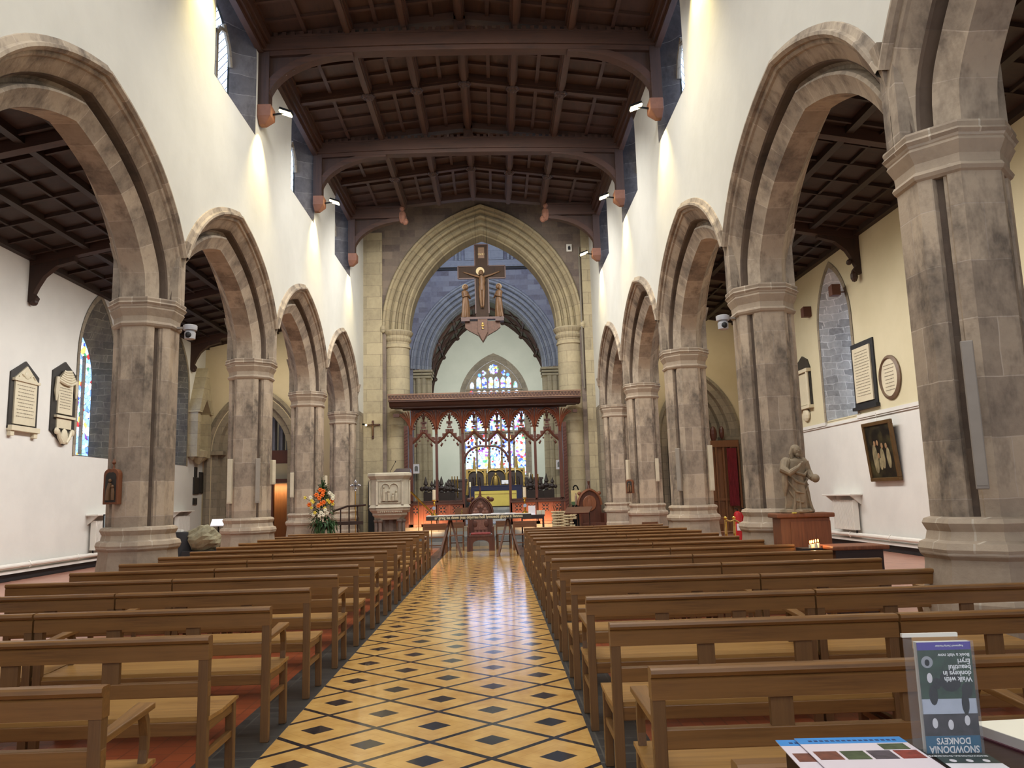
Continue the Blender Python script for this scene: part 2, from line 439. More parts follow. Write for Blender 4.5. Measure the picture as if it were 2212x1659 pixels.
HP = [(.62, .485), (.52, .485), (.50, .47), (.49, .44), (.345, .335), (.33, .31), (.32, .20), (.29, .15), (.25, .15), (.235, .19), (.225, .26), (.19, .28), (.03, .17), (0, .16)]
BODY = HP[6:]+[(0, 0)]+[(u, -w) for u, w in HP[::-1]]
HOL = HP[4:8]
HOOD = [(.55, .48), (.55, .53), (.585, .565), (.62, .56), (.635, .52), (.70, .50), (.71, .47)]
ORD = {0: 'nearest', 1: 'second', 2: 'third', 3: 'fourth', 4: 'fifth'}

def wall_panel(outline, holes, mp, w0, w1, name, mat, parent=None, kind='structure', rim=False):
    loops = [outline]+holes; flat = [p for l in loops for p in l]
    tris = tessellate_polygon([[V((a, b, 0)) for a, b in l] for l in loops])
    mb = MB(); n = len(flat)
    mb.v = [V(mp(a, b, w0)) for a, b in flat]+[V(mp(a, b, w1)) for a, b in flat]
    mb.f = [list(t) for t in tris]+[[i+n for i in t][::-1] for t in tris]
    k = 0
    for li, l in enumerate(loops):
        if li == 0 or rim:
            for i in range(len(l)): a, b = k+i, k+(i+1) % len(l); mb.f.append([a, b, b+n, a+n])
        k += len(l)
    return mb.build(name, mat, parent, kind=kind)
def lancet(cy, hw, z0, zs, za, n=8):
    """closed outline of a pointed window: centre cy, half width, sill, spring, apex"""
    r = za-zs; R = (r*r+hw*hw)/(2*hw)
    a1 = math.atan2(r, R-hw) if R > hw else PI/2
    if R < hw:
        arc = [(hw*math.cos(t*PI/2/n), r*math.sin(t*PI/2/n)) for t in range(n+1)]
    else:
        arc = [(-(R-hw)+R*math.cos(a1*t/n), R*math.sin(a1*t/n)) for t in range(n+1)]
        arc[-1] = (0, r)
    right = [(cy+x, zs+z) for x, z in arc]
    left = [(cy-x, zs+z) for x, z in arc[-2::-1]]
    return [(cy+hw, z0)]+right+left+[(cy-hw, z0)]
def reveal(o1, o2, mp, w1, w2, name, mat, parent):
    n = len(o1); mb = MB(); mb.v = [V(mp(a, b, w1)) for a, b in o1]+[V(mp(a, b, w2)) for a, b in o2]
    mb.f = [[i, (i+1) % n, n+(i+1) % n, n+i] for i in range(n)]
    return mb.build(name, mat, parent)

SIDES = {'left': (XL, 1), 'right': (XR, -1)}
CLER = {'left': [(13.58, 1.13), (18.58, 1.17), (23.6, 1.2)], 'right': [(14.25, 1.15), (19.05, 1.15), (23.95, 1.15)]}
for side, (xc, sg) in SIDES.items():
    mpw = lambda y, z, w, xc=xc, sg=sg: (xc+sg*w, y, z)
    # wall above the arches
    bot = []
    bays = list(range(0, 5))
    hood = offs(HALF, .60, S/2)
    hood = [p for p in hood if p[1] > 5.0]
    for b in bays:
        cy = (PY[b]+PY[b+1])/2
        bot += [(cy-y, z) for y, z in hood]+[(cy+y, z) for y, z in hood[-2::-1]]
    b2 = []
    for p in bot:
        if not b2 or math.hypot(p[0]-b2[-1][0], p[1]-b2[-1][1]) > .004: b2.append(p)
    outline = [(-3, 0), (1.2, 0), (1.2, 4.6)]+b2+[(26.55, 4.6), (27.5, 4.6), (27.5, 13.2), (24.9, 13.2), (24.9, 12), (-3, 12)]
    holes = [lancet(c, h, 8.80, 10.35, 11.35) for c, h in CLER[side]]
    wall_panel(outline, holes, mpw, HW, -HW, 'wall_'+side+'_nave', WHITE)
    # solid stone below the last springing, up to the crossing
    MB().box(xc-HW, xc+HW, 26.55, 27.5, 0, 4.6).build('wall_'+side+'_respond', GSTONE, kind='structure')
    for i, (c, h) in enumerate(CLER[side]):
        w = thing('clerestory_window', f'two-light leaded clerestory window in dark stone reveal, {side} wall, {ORD[i]} from the display table', 'window', mpw(c, 8.8, 0)[:2]+(8.8,))
        w['group'] = 'clerestory windows'
        loc = w.location.copy()
        mpl = lambda y, z, ww, xc=xc, sg=sg, loc=loc: (xc+sg*ww-loc.x, y-loc.y, z-loc.z)
        o1 = lancet(c, h, 8.80, 10.35, 11.35); gw = h*.80
        o2 = lancet(c, gw, 8.95, 10.2, 11.0)
        reveal(o1, o2, mpl, HW+.004, .02, 'reveal', REVST, w)
        mb = MB(); n = len(o2); mb.v = [V(mpl(a, b, -.02)) for a, b in o2]
        mb.f = [list(t) for t in tessellate_polygon([[V((a, b, 0)) for a, b in o2]])]
        mb.build('glass', CLERG, w)
        mb = MB(); q = mpl(c, 8.9, .05)
        mb.bar(mpl(c, 8.9, .05), mpl(c, 10.35, .05), .12, .10, up=(0, 1, 0))
        for s2 in (-1, 1):
            mb.tube([mpl(c, 10.2, .05), mpl(c+s2*gw*.28, 10.55, .05), mpl(c+s2*gw*.62, 10.66, .05)], .045, 6)
            mb.tube([mpl(c+s2*gw*.98, 10.1, .05), mpl(c+s2*gw*.85, 10.45, .05), mpl(c+s2*gw*.5, 10.75, .05)], .045, 6)
        mb.build('mullion', GSTONE, w)

    # arches
    for b in bays:
        cy = (PY[b]+PY[b+1])/2
        if side == 'left' and b == 0: lab = 'pointed sandstone arcade arch of the left side, springing beside the first pews'
        else: lab = f'pointed moulded sandstone arcade arch on the {side} side, {ORD[b]} from the display table'
        a = thing('arcade_arch', lab, 'arch', (xc, cy, 4.52), group='nave arcade arches')
        mpa = lambda y, z, w, sg=sg: (sg*w, y, z-4.52)
        arch_sweep(HALF, BODY, mpa, 'moulded_orders', VOUS, a, ymax=S/2)
        arch_sweep(HALF, HP[:6], mpa, 'outer_order', VOUS, a, ymax=S/2)
        arch_sweep(HALF, [(u-.002, w+.003) for u, w in HOL[:3]], mpa, 'hollow_shade', HOLLOW, a, ymax=S/2)  # darker strip over the hollow, its shade painted in
        arch_sweep(HALF, HOOD, mpa, 'hood_mould', VOUS, a, ymax=S/2, zmin=5.15)
    # piers
    for k, py in enumerate(PY[1:], 0):
        nm = {0: 'nearest', 1: 'second', 2: 'third', 3: 'fourth', 4: 'fifth'}[k]
        if side == 'left':
            lab = f'octagonal sandstone pier of the left arcade, ' + ('beside the first rows of pews' if k == 0 else f'{ORD[k]} from the display table')
        else: lab = f'octagonal sandstone pier of the right arcade, {nm} from the display table'
        p = thing('stone_pier', lab, 'pillar', (xc, py, 0), group='nave arcade piers')
        r0 = PI/8; K = 1/math.cos(PI/8)
        mb = MB().lathe([(r*K, z) for r, z in ((.52, 0), (.52, .62), (.50, .66), (.475, .9), (.475, .95), (.50, .98), (.515, 1.03), (.50, 1.08), (.455, 1.10), (.44, 1.17), (.455, 1.2), (.47, 1.235), (.455, 1.27), (.41, 1.285))], 8, rot=r0)
        mb.build('base', BASEST, p)
        # shaft: octagon with a hollow down each diagonal face
        a = .405; t = a*math.tan(PI/8); g = .055
        poly = []
        for q in range(4):
            R = Matrix.Rotation(q*PI/2, 2)
            dn = V((1, 1)).normalized(); dt = V((-1, 1)).normalized()
            pts = [V((a, -t)), V((a, t)), dn*a-dt*g*1.15, dn*(a-.005)-dt*g*.95, dn*(a-.075)-dt*.03, dn*(a-.075)+dt*.012, dn*(a-.02)+dt*g*.5, dn*(a-.02)+dt*g*.9, dn*a+dt*g*1.15]
            poly += [tuple(R @ z) for z in pts]
        mb = MB(); mb.prism(poly, 1.28, 4.14, 'z'); mb.build('shaft', PIER, p)
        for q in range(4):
            mb = MB().box(a-.078, a-.058, -.042, .020, 1.285, 4.135); mb.xf(0, RZ(PI/4+q*PI/2)); mb.build('groove_shade', HOLLOW, p)  # dark strip at the bottom of the hollow, shade put into its colour
        mb = MB().lathe([(r*K, z) for r, z in ((.40, 4.10), (.425, 4.12), (.44, 4.15), (.425, 4.18), (.41, 4.19), (.415, 4.26), (.45, 4.33), (.465, 4.36), (.455, 4.385), (.48, 4.42), (.495, 4.44), (.475, 4.465), (.485, 4.50), (.48, 4.52))], 8, rot=r0)
        mb.build('capital', BASEST, p)
        mb = MB()
        mb.add([(wx, -.075, 5.46) for wx in (-.58, .58)]+[(wx, .075, 5.46) for wx in (-.58, .58)]+[(wx, 0, 5.08) for wx in (-.5, .5)], [(0, 1, 3, 2), (0, 4, 5, 1), (2, 3, 5, 4), (0, 2, 4), (1, 5, 3)]); mb.build('hood_stop', VOUS, p)
        for sx in (-1, 1):
            for sy in (-1, 1):
                pts = [(sx*.456, sy*.035, 4.525), (sx*.366, sy*.145, 4.525), (sx*.425, sy*.075, 5.0), (sx*.39, sy*.05, 4.525)]
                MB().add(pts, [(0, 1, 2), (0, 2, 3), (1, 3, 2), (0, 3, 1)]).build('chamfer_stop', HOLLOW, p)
        # spandrel fillet between neighbouring hoods
        MB().box(-.482, .482, -.12, .12, 4.52, 5.42).build('springer_block', VOUS, p)

# ---------------------------------------------------------------- nave roof
def zr(x, y): return 11.52-.125*abs(x-NC)
rb = MB()
X0, X1 = -4.64, 3.58
for a, b in ((X0, NC), (NC, X1)):
    rb.add([(a, 6, zr(a, 0)), (b, 6, zr(b, 0)), (b, 24.85, zr(b, 0)), (a, 24.85, zr(a, 0)), (a, 6, zr(a, 0)+.1), (b, 6, zr(b, 0)+.1), (b, 24.85, zr(b, 0)+.1), (a, 24.85, zr(a, 0)+.1)],
           [(0, 1, 2, 3), (7, 6, 5, 4), (0, 4, 5, 1), (2, 6, 7, 3), (1, 5, 6, 2), (0, 3, 7, 4)])
CEIL = rb.build('ceiling', BOARD, kind='structure')
MB().box(X0, X1, -3, 6.05, 11.2, 11.4).build('ceiling', BOARD, kind='structure')
rb = MB().box(X0, X1, 24.85, 27.5, 12.7, 12.8).box(X0, X1, 24.78, 24.9, 11.45, 12.8); rb.build('ceiling', BOARD, kind='structure')
PX = [NC-2.28, NC-1.14, NC, NC+1.14, NC+2.28]
for i, x in enumerate(PX):
    mb = MB(); z = zr(x, 0)
    for w, d0, d1 in ((.22, .0, .12), (.16, .12, .20), (.10, .20, .235)):
        mb.box(x-w/2, x+w/2, 6.1, 24.7, z-d1, z-d0+.005)
    o = mb.build('roof_purlin', DARKY); tag(o, ['carved roof purlin nearest the left wall', 'carved roof purlin just left of the ridge', 'carved ridge beam along the middle of the nave roof', 'carved roof purlin just right of the ridge', 'carved roof purlin nearest the right wall'][i], 'roof beam', 'nave roof purlins')
for side, x in (('left', -4.62), ('right', 3.58)):
    s = 1 if side == 'left' else -1
    mb = MB()
    for w, z0, z1 in ((.28, 10.98, 11.12), (.24, 10.80, 10.98), (.17, 10.70, 10.80), (.10, 10.62, 10.70)):
        mb.box(min(x-.02*s, x+s*w), max(x-.02*s, x+s*w), 6, 24.85, z0, z1)
    o = mb.build('wall_plate', DARKY); tag(o, f'moulded dark oak wall plate along the top of the {side} nave wall', 'roof beam')
# minor ribs: stuff-like grid, one object each direction
mb = MB()
for i, x in enumerate((NC-3.15, NC-1.71, NC-.57, NC+.57, NC+1.71, NC+3.15)):
    z = zr(x, 0); mb.box(x-.04, x+.04, 6.1, 24.7, z-.07, z)
ys = []
nodes = [10.15]+BEAMY; nodes2 = []
for a, b in zip([5.3, 10.15]+BEAMY[:-1], nodes): ys += [a+(b-a)*f for f in (.125, .25, .375, .625, .75, .875)]; nodes2.append((a+b)/2)
def slope_bar(mb, y, w, d, x0=X0, x1=X1, dz=0):
    for a, b in ((x0, NC), (NC, x1)):
        za, zb = zr(a, 0)+dz, zr(b, 0)+dz
        mb.add([(a, y-w/2, za), (b, y-w/2, zb), (b, y+w/2, zb), (a, y+w/2, za), (a, y-w/2, za-d), (b, y-w/2, zb-d), (b, y+w/2, zb-d), (a, y+w/2, za-d)],
               [(0, 1, 2, 3), (7, 6, 5, 4), (0, 4, 5, 1), (2, 6, 7, 3), (1, 5, 6, 2), (0, 3, 7, 4)])
for y in ys:
    if y > 6.1: slope_bar(mb, y, .07, .065)
mb.build('rib_grid', DARKX, CEIL)
for i, y in enumerate(nodes2):
    if y < 8: continue
    mb = MB(); slope_bar(mb, y, .20, .14); slope_bar(mb, y, .13, .20)
    r = thing('intermediate_rafter', ['carved mid-bay rafter at the top edge of the view', 'carved mid-bay rafter with bosses, between first and second tie beams', 'carved mid-bay rafter with bosses, between second and third tie beams'][i-1], 'roof beam', (0, 0, 0), group='mid-bay rafters')
    mb.build('rafter', DARKX, r)
    for x in PX:
        z = zr(x, 0)-.24; bm_ = MB()
        for k in range(8):
            a = k*PI/4; bm_.ell((x+.10*math.cos(a), y+.10*math.sin(a), z+.01), .065, .065, .05, 6, 4)
        bm_.ell((x, y, z-.02), .08, .08, .05, 8, 4)
        bm_.build('leaf_boss', DARKX, r)
# tie-beam trusses with curved braces, corbels and floodlights
def truss(y, lab, last=False):
    t = thing('roof_truss', lab, 'roof truss', (NC, y, 10.6), group='tie-beam trusses')
    xl, xr = -4.62-NC, 3.58-NC
    L = lambda z: z-10.6
    if not last:
        n = 16
        def cam(f): return .10*(1-(2*f-1)**2)
        for (w, d0, d1) in ((.32, .10, .40), (.24, .0, .10)):
            mb = MB(); k = 0; vs = []
            for i in range(n+1):
                f = i/n; x = xl+(xr-xl)*f; c = cam(f)
                vs += [(x, -w/2, L(10.55)+d0+c), (x, w/2, L(10.55)+d0+c), (x, w/2, L(10.55)+d1+c), (x, -w/2, L(10.55)+d1+c)]
            fs = []
            for i in range(n):
                for j in range(4): fs.append((i*4+j, i*4+(j+1) % 4, i*4+4+(j+1) % 4, i*4+4+j))
            fs += [(3, 2, 1, 0), (n*4, n*4+1, n*4+2, n*4+3)]
            mb.add(vs, fs); mb.build('tie_beam' if w > .3 else 'beam_moulding', DARKX, t)
        top = []; a0, a1 = xl+.35, xr-.35
        for i in range(44):
            x = a0+(a1-a0)*i/43; c = L(10.94)+cam((x-xl)/(xr-xl)); top += [(x-.043, c+.015), (x-.043, c+.085), (x+.043, c+.085), (x+.043, c+.015)]
        mb = MB(); mb.prism(top+[(q[0], q[1]-.045) for q in top[::-1] if True][::4], -.17, -.11, 'y')
        mb.build('cresting', DARKX, t)
        # low king post and principal above the beam
        mb = MB(); mb.bar((xl, 0, L(10.98)), (0, 0, L(11.42)), .2, .16); mb.bar((xr, 0, L(10.98)), (0, 0, L(11.42)), .2, .16)
        mb.box(-.12, .12, -.1, .1, L(10.95), L(11.45)); mb.build('principal_rafter', DARKX, t)
    else:
        for s, x0 in ((1, xl), (-1, xr)):
            mb = MB(); x1 = x0+s*1.75
            mb.box(min(x0, x1), max(x0, x1), -.16, .16, L(10.66), L(10.98)); mb.box(min(x0, x1), max(x0, x1), -.2, .12, L(10.98), L(11.05))
            mb.build('stub_beam', DARKX, t)
            mb = MB(); mb.ell((x1, -.08, L(10.72)), .13, .13, .24, 8, 6); mb.ell((x1, -.14, L(10.98)), .09, .09, .1, 8, 6)
            mb.ell((x1+s*.1, -.08, L(10.55)), .1, .1, .12, 8, 6)
            mb.build('carved_angel', CORB, t)
        mb = MB(); mb.bar((xl, 0, L(11.0)), (0, 0, L(11.42)), .24, .2); mb.bar((xr, 0, L(11.0)), (0, 0, L(11.42)), .24, .2); mb.build('principal_rafter', DARKX, t)
    for s, x0 in ((1, xl), (-1, xr)):
        # wall post, curved brace and pierced spandrel
        mb = MB(); a, b = sorted((x0, x0+s*.22)); mb.box(a, b, -.13, .13, L(9.5), L(10.65)); mb.build('wall_post', DARKZ, t)
        cx, rx, rz = x0+s*1.9, 1.72, 1.02; pts = []
        for i in range(13):
            q = PI/2*i/12; pts.append((cx-s*rx*math.cos(q), L(9.55)+rz*math.sin(q)))
        inner = [(cx-s*(rx+.17)*math.cos(PI/2*i/12), L(9.55)+(rz+.14)*math.sin(PI/2*i/12)) for i in range(13)]
        mb = MB(); mb.prism(pts+inner[::-1], -.11, .11, 'y'); mb.build('curved_brace', DARKX, t)
        mb = MB(); mb.prism(inner[:]+[(x0+s*.1, L(10.62)), (x0+s*.1, L(9.6))], -.03, .03, 'y')
        for i in range(5):
            f = .25+.12*i; mb.ell((x0+s*(.35+.16*i), -.04, L(10.1)+.11*i), .06, .02, .07, 8, 4)
        mb.build('carved_spandrel', DARKZ, t)
        mb = MB(); c = x0+s*.14
        mb.add([(c-.14, -.17, L(9.5)), (c+.14, -.17, L(9.5)), (c+.14, .17, L(9.5)), (c-.14, .17, L(9.5)), (c-.14, -.17, L(9.26)), (c+.14, -.17, L(9.26)), (c+.14, .17, L(9.26)), (c-.14, .17, L(9.26)),
                (c-.06-s*.06, -.07, L(9.1)), (c+.06-s*.06, -.07, L(9.1)), (c+.06-s*.06, .07, L(9.1)), (c-.06-s*.06, .07, L(9.1))],
               [(3, 2, 1, 0), (0, 1, 5, 4), (1, 2, 6, 5), (2, 3, 7, 6), (3, 0, 4, 7), (4, 5, 9, 8), (5, 6, 10, 9), (6, 7, 11, 10), (7, 4, 8, 11), (8, 9, 10, 11)])
        mb.build('corbel', CORB, t, bevel=.02)
truss(BEAMY[0], 'dark oak tie-beam truss with curved braces, nearest the display table')
truss(BEAMY[1], 'dark oak tie-beam truss with curved braces, second from the display table')
truss(BEAMY[2], 'dark oak end truss with stub beams and carved angels before the chancel arch', True)
def spot(loc, target, power, ang, col, size=.08, blend=.6):
    l = bpy.data.lights.new('spot', 'SPOT'); l.energy = power; l.spot_size = math.radians(ang); l.spot_blend = blend; l.color = col; l.shadow_soft_size = size
    o = bpy.data.objects.new('spot_lamp', l); COL.objects.link(o); o.location = loc
    o.rotation_euler = (V(target)-V(loc)).to_track_quat('-Z', 'Y').to_euler(); return o
def area(loc, target, power, sx, sy, col=(1, 1, 1), spread=180):
    l = bpy.data.lights.new('area', 'AREA'); l.energy = power; l.shape = 'RECTANGLE'; l.size = sx; l.size_y = sy; l.color = col; l.spread = math.radians(spread)
    o = bpy.data.objects.new('area_lamp', l); COL.objects.link(o); o.location = loc
    o.rotation_euler = (V(target)-V(loc)).to_track_quat('-Z', 'Y').to_euler(); return o
WARM = (1, .80, .36)
for i, y in enumerate(BEAMY):
    for side, x, s in (('left', -4.62, 1), ('right', 3.58, -1)):
        if side == 'left' and i == 2: continue
        f = thing('floodlight', f'small lit floodlight beside a roof corbel, {side} wall, {ORD[i]} from the display table', 'light', (x+s*.55, y-.05, 9.36), group='roof floodlights')
        k = MB(); k.bar((-s*.3, .05, -.02), (0, 0, 0), .03, .03); k.build('arm', BLKMET, f)
        mb = MB(); mb.box(-.13, .13, -.09, .09, .0, .045); mb.xf(0, RY(s*.35)); mb.build('housing', BLKMET, f)
        mb = MB(); mb.box(-.12, .12, -.08, .08, -.03, -.002); mb.xf(0, RY(s*.35)); mb.build('lens', LAMPG, f)
    for x, s in ((-4.62, 1), (3.58, -1)):
        spot((x+s*.30, y, 9.12), (x+s*.0, y+.05, 8.0), 260, 82, WARM, .04, 1.0)
for x, s in ((-4.62, 1), (3.58, -1)): spot((x+s*.35, 11.9, 10.6), (x, 11.95, 9.3), 420, 82, WARM, .04, 1.0)

# ---------------------------------------------------------------- aisles
def rectwall(name, pts, holes, mp, w0, w1, mat): return wall_panel(pts, holes, mp, w0, w1, name, mat)
WXL, WXR, YE = -11.0, 9.45, 29.6
lw = lambda y, z, w: (WXL-w, y, z)
rw = lambda y, z, w: (WXR+w, y, z)
LWIN = [(21.58, .93, 2.95, 5.6, 7.38), (27.0, 1.0, 2.98, 5.6, 7.38)]
RWIN = [(20.98, .97, 3.40, 6.0, 7.66)]
wall_panel([(-3, 0), (YE, 0), (YE, 3.3), (-3, 3.3)], [], lw, 0, .1, 'wall_left', WHITEA) if False else None
wall_panel([(-3, -.1), (YE+.2, -.1), (YE+.2, 8), (-3, 8)], [lancet(*w) for w in LWIN], lw, 0, 1.2, 'wall_left', WHITEA)
wall_panel([(-3, -.1), (YE+.2, -.1), (YE+.2, 3.36), (-3, 3.36)], [], rw, 0, 1.2, 'wall_right', WHITEA)
wall_panel([(-3, 3.36), (YE+.2, 3.36), (YE+.2, 8.6), (-3, 8.6)], [[(a, max(b, 3.44)) for a, b in lancet(*w)] for w in RWIN], rw, 0, 1.2, 'wall_right_upper', CREAM)
MB().box(WXR-.06, WXR+.01, -3, 20.0, 3.31, 3.40).box(WXR-.06, WXR+.01, 21.96, YE, 3.31, 3.40).box(WXR-.035, WXR+.01, -3, YE, 3.27, 3.32).build('trim_1', WHITEA, kind='structure')
for lst, mp_, side in ((LWIN, lw, 'left'), (RWIN, rw, 'right')):
    for i, w in enumerate(lst):
        cy, hw, z0, zs, za = w
        t = thing('aisle_window', f'tall pointed aisle window with deep dark stone reveal in the {side} wall, ' + ('beside the wall tablets' if i == 0 else 'by the stone canopy'), 'window', mp_(cy, z0, 0)[:2]+(z0,), group='aisle windows')
        loc = t.location.copy(); mpl = lambda y, z, ww, mp_=mp_, loc=loc: tuple(V(mp_(y, z, ww))-loc)
        dp = .5 if side == 'left' else .98; gk = .8 if side == 'left' else .66
        o1 = lancet(cy, hw, z0, zs, za); o2 = lancet(cy, hw*gk, z0+.08, zs-.5, za-.95)
        reveal(o1, o2, mpl, -.012, dp, 'reveal', DSTONE if side == 'left' else stone('lit_reveal_stone', (186, 184, 178), (128, 127, 124), (214, 212, 206), .34, .2, .012, .55, (112, 110, 106), wob=.18), t)  # right reveal is a paler copy, daylight on it put into the colour
        o0 = lancet(cy, hw+.13, z0-.02, zs, za+.17); n = len(o0); mb = MB()
        mb.v = [V(mpl(a, b, -.02)) for a, b in o0]+[V(mpl(a, b, -.02)) for a, b in o1]; mb.f = [[j, j+1, n+j+1, n+j] for j in range(n-1)]
        mb.build('surround', GSTONE, t)
        mb = MB(); n = len(o2); mb.v = [V(mpl(a, b, dp+.02)) for a, b in o2]; mb.f = [list(q) for q in tessellate_polygon([[V((a, b, 0)) for a, b in o2]])]
        mb.build('glass', AISLG if side == 'left' else CLERG, t)
        mb = MB()
        for dy in (-.33, .33): mb.bar(mpl(cy+dy*hw*.66, z0+.1, dp-.03), mpl(cy+dy*hw*.66, zs+.2, dp-.03), .07, .07, up=(0, 1, 0))
        mb.build('mullion', GSTONE, t)
# aisle ceilings
for side, xo, zo, xi, zi in (('left', -11.05, 7.55, -5.55, 8.7), ('right', 9.5, 8.05, 4.52, 8.9)):
    cl = MB().add([(xo, -3, zo), (xi, -3, zi), (xi, YE, zi), (xo, YE, zo), (xo, -3, zo+.1), (xi, -3, zi+.1), (xi, YE, zi+.1), (xo, YE, zo+.1)],
             [(0, 1, 2, 3), (7, 6, 5, 4), (0, 4, 5, 1), (2, 6, 7, 3), (1, 5, 6, 2), (0, 3, 7, 4)]).build('ceiling', AISLEW, kind='structure')
    zf = lambda x: zo+(zi-zo)*(x-xo)/(xi-xo)
    for f in (.0, .25, .5, .75, 1.0):
        x = xo+(xi-xo)*f; x = min(max(x, min(xo, xi)+.12), max(xo, xi)-.12); MB().box(x-.08, x+.08, -3, YE-.02, zf(x)-.13, zf(x)+.03).build('purlin', AISLED, cl)
    for f in (.125, .375, .625, .875): x = xo+(xi-xo)*f; MB().box(x-.03, x+.03, -3, YE-.02, zf(x)-.07, zf(x)+.03).build('purlin', AISLED, cl)
    mb = MB()
    yy = 3.2
    while yy < YE:
        mb.bar((xo, yy, zf(xo)-.04), (xi, yy, zf(xi)-.04), .06, .08); yy += 1.235/2*1.33
    mb.build('cross_ribs', AISLEW, cl)
    brY = [8.4, 13.35, 18.3, 23.25, 28.2] if side == 'left' else [9.3, 14.25, 19.2, 24.15]
    for i, y in enumerate(brY):
        s = 1 if xi > xo else -1; xw = -11.0 if side == 'left' else 9.45
        b = thing('aisle_roof_bracket', f'dark oak roof beam on a curved bracket, {side} aisle, {ORD[i]} from the display table', 'roof beam', (xw, y, zo-1.1), group='aisle roof brackets')
        mb = MB(); mb.bar((0, 0, 1.0), (xi-xw, 0, zi-zo+1.0), .2, .24); mb.build('cross_beam', DARKX, b)
        pts = [(s*.0, 0), (s*.16, 0), (s*.2, .1), (s*.12, .2), (s*.2, .38), (s*.34, .62), (s*.62, .86), (s*1.05, .98), (s*1.05, 1.12), (0, 1.05)]
        mb = MB(); mb.prism(pts, -.08, .08, 'y'); mb.build('bracket', DARKZ, b)
        if side == 'right':
            mb = MB(); mb.ell((s*.17, 0, -.05), .1, .1, .16, 8, 5); mb.ell((s*.27, 0, .32), .07, .09, .08, 8, 5)
        else: mb = MB(); mb.ell((s*.1, 0, 0), .1, .1, .09, 8, 5)
        mb.build('carved_end', DARKZ, b)
# aisle east walls with arches
def end_wall(side, x0, x1, cx, hw, zs, za, mat, ztop):
    mp = lambda x, z, w: (x, YE+w, z)
    o = lancet(cx, hw, -.1, zs, za, 12)
    wall_panel([(x0, -.1)]+[(cx-hw, -.1)]+o[::-1][1:-1]+[(cx+hw, -.1), (x1, -.1), (x1, ztop), (x0, ztop)], [], mp, 0, .7, 'wall_east_'+side, mat, rim=True)
end_wall('left', -11.1, -5.5, -9.05, 1.62, 3.5, 5.75, CREAML, 8.9)
end_wall('right', 4.5, 9.6, 7.75, 1.45, 3.55, 6.05, CREAML, 9.1)
def ring_arch(name, label, cx, hw, zs, za, y, rings, mat, matj):
    t = thing(name, label, 'arch', (cx, y, 0))
    for i, (u0, u1, d0, d1) in enumerate(rings):
        A = lancet(0, hw-u0, 0, zs, za-u0*1.05, 12); B = lancet(0, hw-u1, 0, zs, za-u1*1.05, 12)
        n = len(A); mb = MB(); mb.v = [V((a, d0, b)) for a, b in A]+[V((a, d1, b)) for a, b in B]+[V((a, d0+.7, b)) for a, b in A]
        mb.f = [[j, j+1, n+j+1, n+j] for j in range(n-1)]
        mb.build('arch_order' if i else 'hood_mould', mat, t, smooth=False)
    return t
ring_arch('aisle_east_arch', 'wide stone arch at the far end of the left aisle', -9.05, 1.75, 3.5, 5.88, YE-.07, [(-.12, 0, 0, -.05), (0, .1, -.05, .07), (.1, .35, .07, .10), (.35, .42, .10, .28), (.42, .60, .28, .30), (.60, .65, .30, .5)], GSTONE, GSTONE)
ring_arch('aisle_east_arch', 'tall deeply moulded stone arch at the far end of the right aisle', 7.75, 1.5, 3.55, 6.1, YE-.07, [(-.12, 0, 0, -.05), (0, .07, -.05, .07), (.07, .28, .07, .10), (.28, .33, .10, .28), (.33, .55, .28, .30), (.55, .60, .30, .5), (.60, .8, .5, .55), (.8, .84, .55, .8)], GSTONE, GSTONE)
# impost mouldings
MB().box(-10.82, -10.2, YE-.12, YE+.5, 3.42, 3.56).build('trim_2', GSTONE, kind='structure')
MB().box(8.6, 9.35, YE-.12, YE+.5, 3.47, 3.62).build('trim_3', GSTONE, kind='structure')
# transept behind
MB().box(-11, -5.3, 33.0, 33.2, -.1, 9).build('wall_transept_left', CREAML, kind='structure')
MB().box(4.5, 9.6, 32.2, 32.4, -.1, 9).build('wall_transept_right', CREAML, kind='structure')
MB().box(-11, -5.3, YE, 33.2, -.1, -.01).box(4.5, 9.6, YE, 32.4, -.1, -.01).build('floor', PINKT, kind='structure')
s = thing('organ_screen', 'dark carved wooden screen with doorway under the left aisle arch, organ pipes above', 'screen', (-9.0, 30.6, 0))
mb = MB(); mb.box(-1.9, 1.5, -.1, .1, 3.1, 3.6)
for x in (-1.9, -1.35, .3, 1.35): mb.box(x-.09, x+.09, -.1, .1, 0, 3.1)
mb.box(-1.9, 1.5, -.05, .05, 2.35, 2.5); mb.box(-1.9, -1.35, -.03, .03, 0, 2.4); mb.box(-1.2, .2, -.03, .03, 0, 2.4); mb.build('frame', SCREENW, s)
mb = MB()
for i in range(9): mb.tube([(-1.2+.3*i, .25, 3.5), (-1.2+.3*i, .25, 5.0+.25*(4-abs(i-4)))], .12, 10)
mb.build('organ_pipes', plain('organ_pipe_metal', (128, 128, 138), .35, .6), s)
mb = MB(); mb.box(-1.3, 1.4, 1.0, 1.1, 0, 2.35); mb.build('door_panel', DOORW, s)
s = thing('vestry_screen', 'oak screen with panelled doors under the right aisle arch', 'screen', (7.75, 29.42, 0))
mb = MB(); mb.box(-1.2, 1.42, -.1, .1, 3.2, 3.45)
for i in range(10): mb.box(-1.2+.285*i, -1.13+.285*i, -.08, .08, 0, 3.2)
mb.box(-1.2, 1.42, 0, .04, 0, 3.2); mb.box(-1.2, 1.42, -.05, .05, 1.2, 1.3); mb.build('panels', DOORW, s)
mb = MB(); mb.ell((.5, -.05, 3.7), .14, .1, .3, 8, 6); mb.ell((.82, -.05, 3.75), .1, .1, .25, 8, 6); mb.ell((.15, -.05, 3.6), .1, .08, .2, 8, 6); mb.build('carved_cresting', SCREENW, s)
mb = MB()
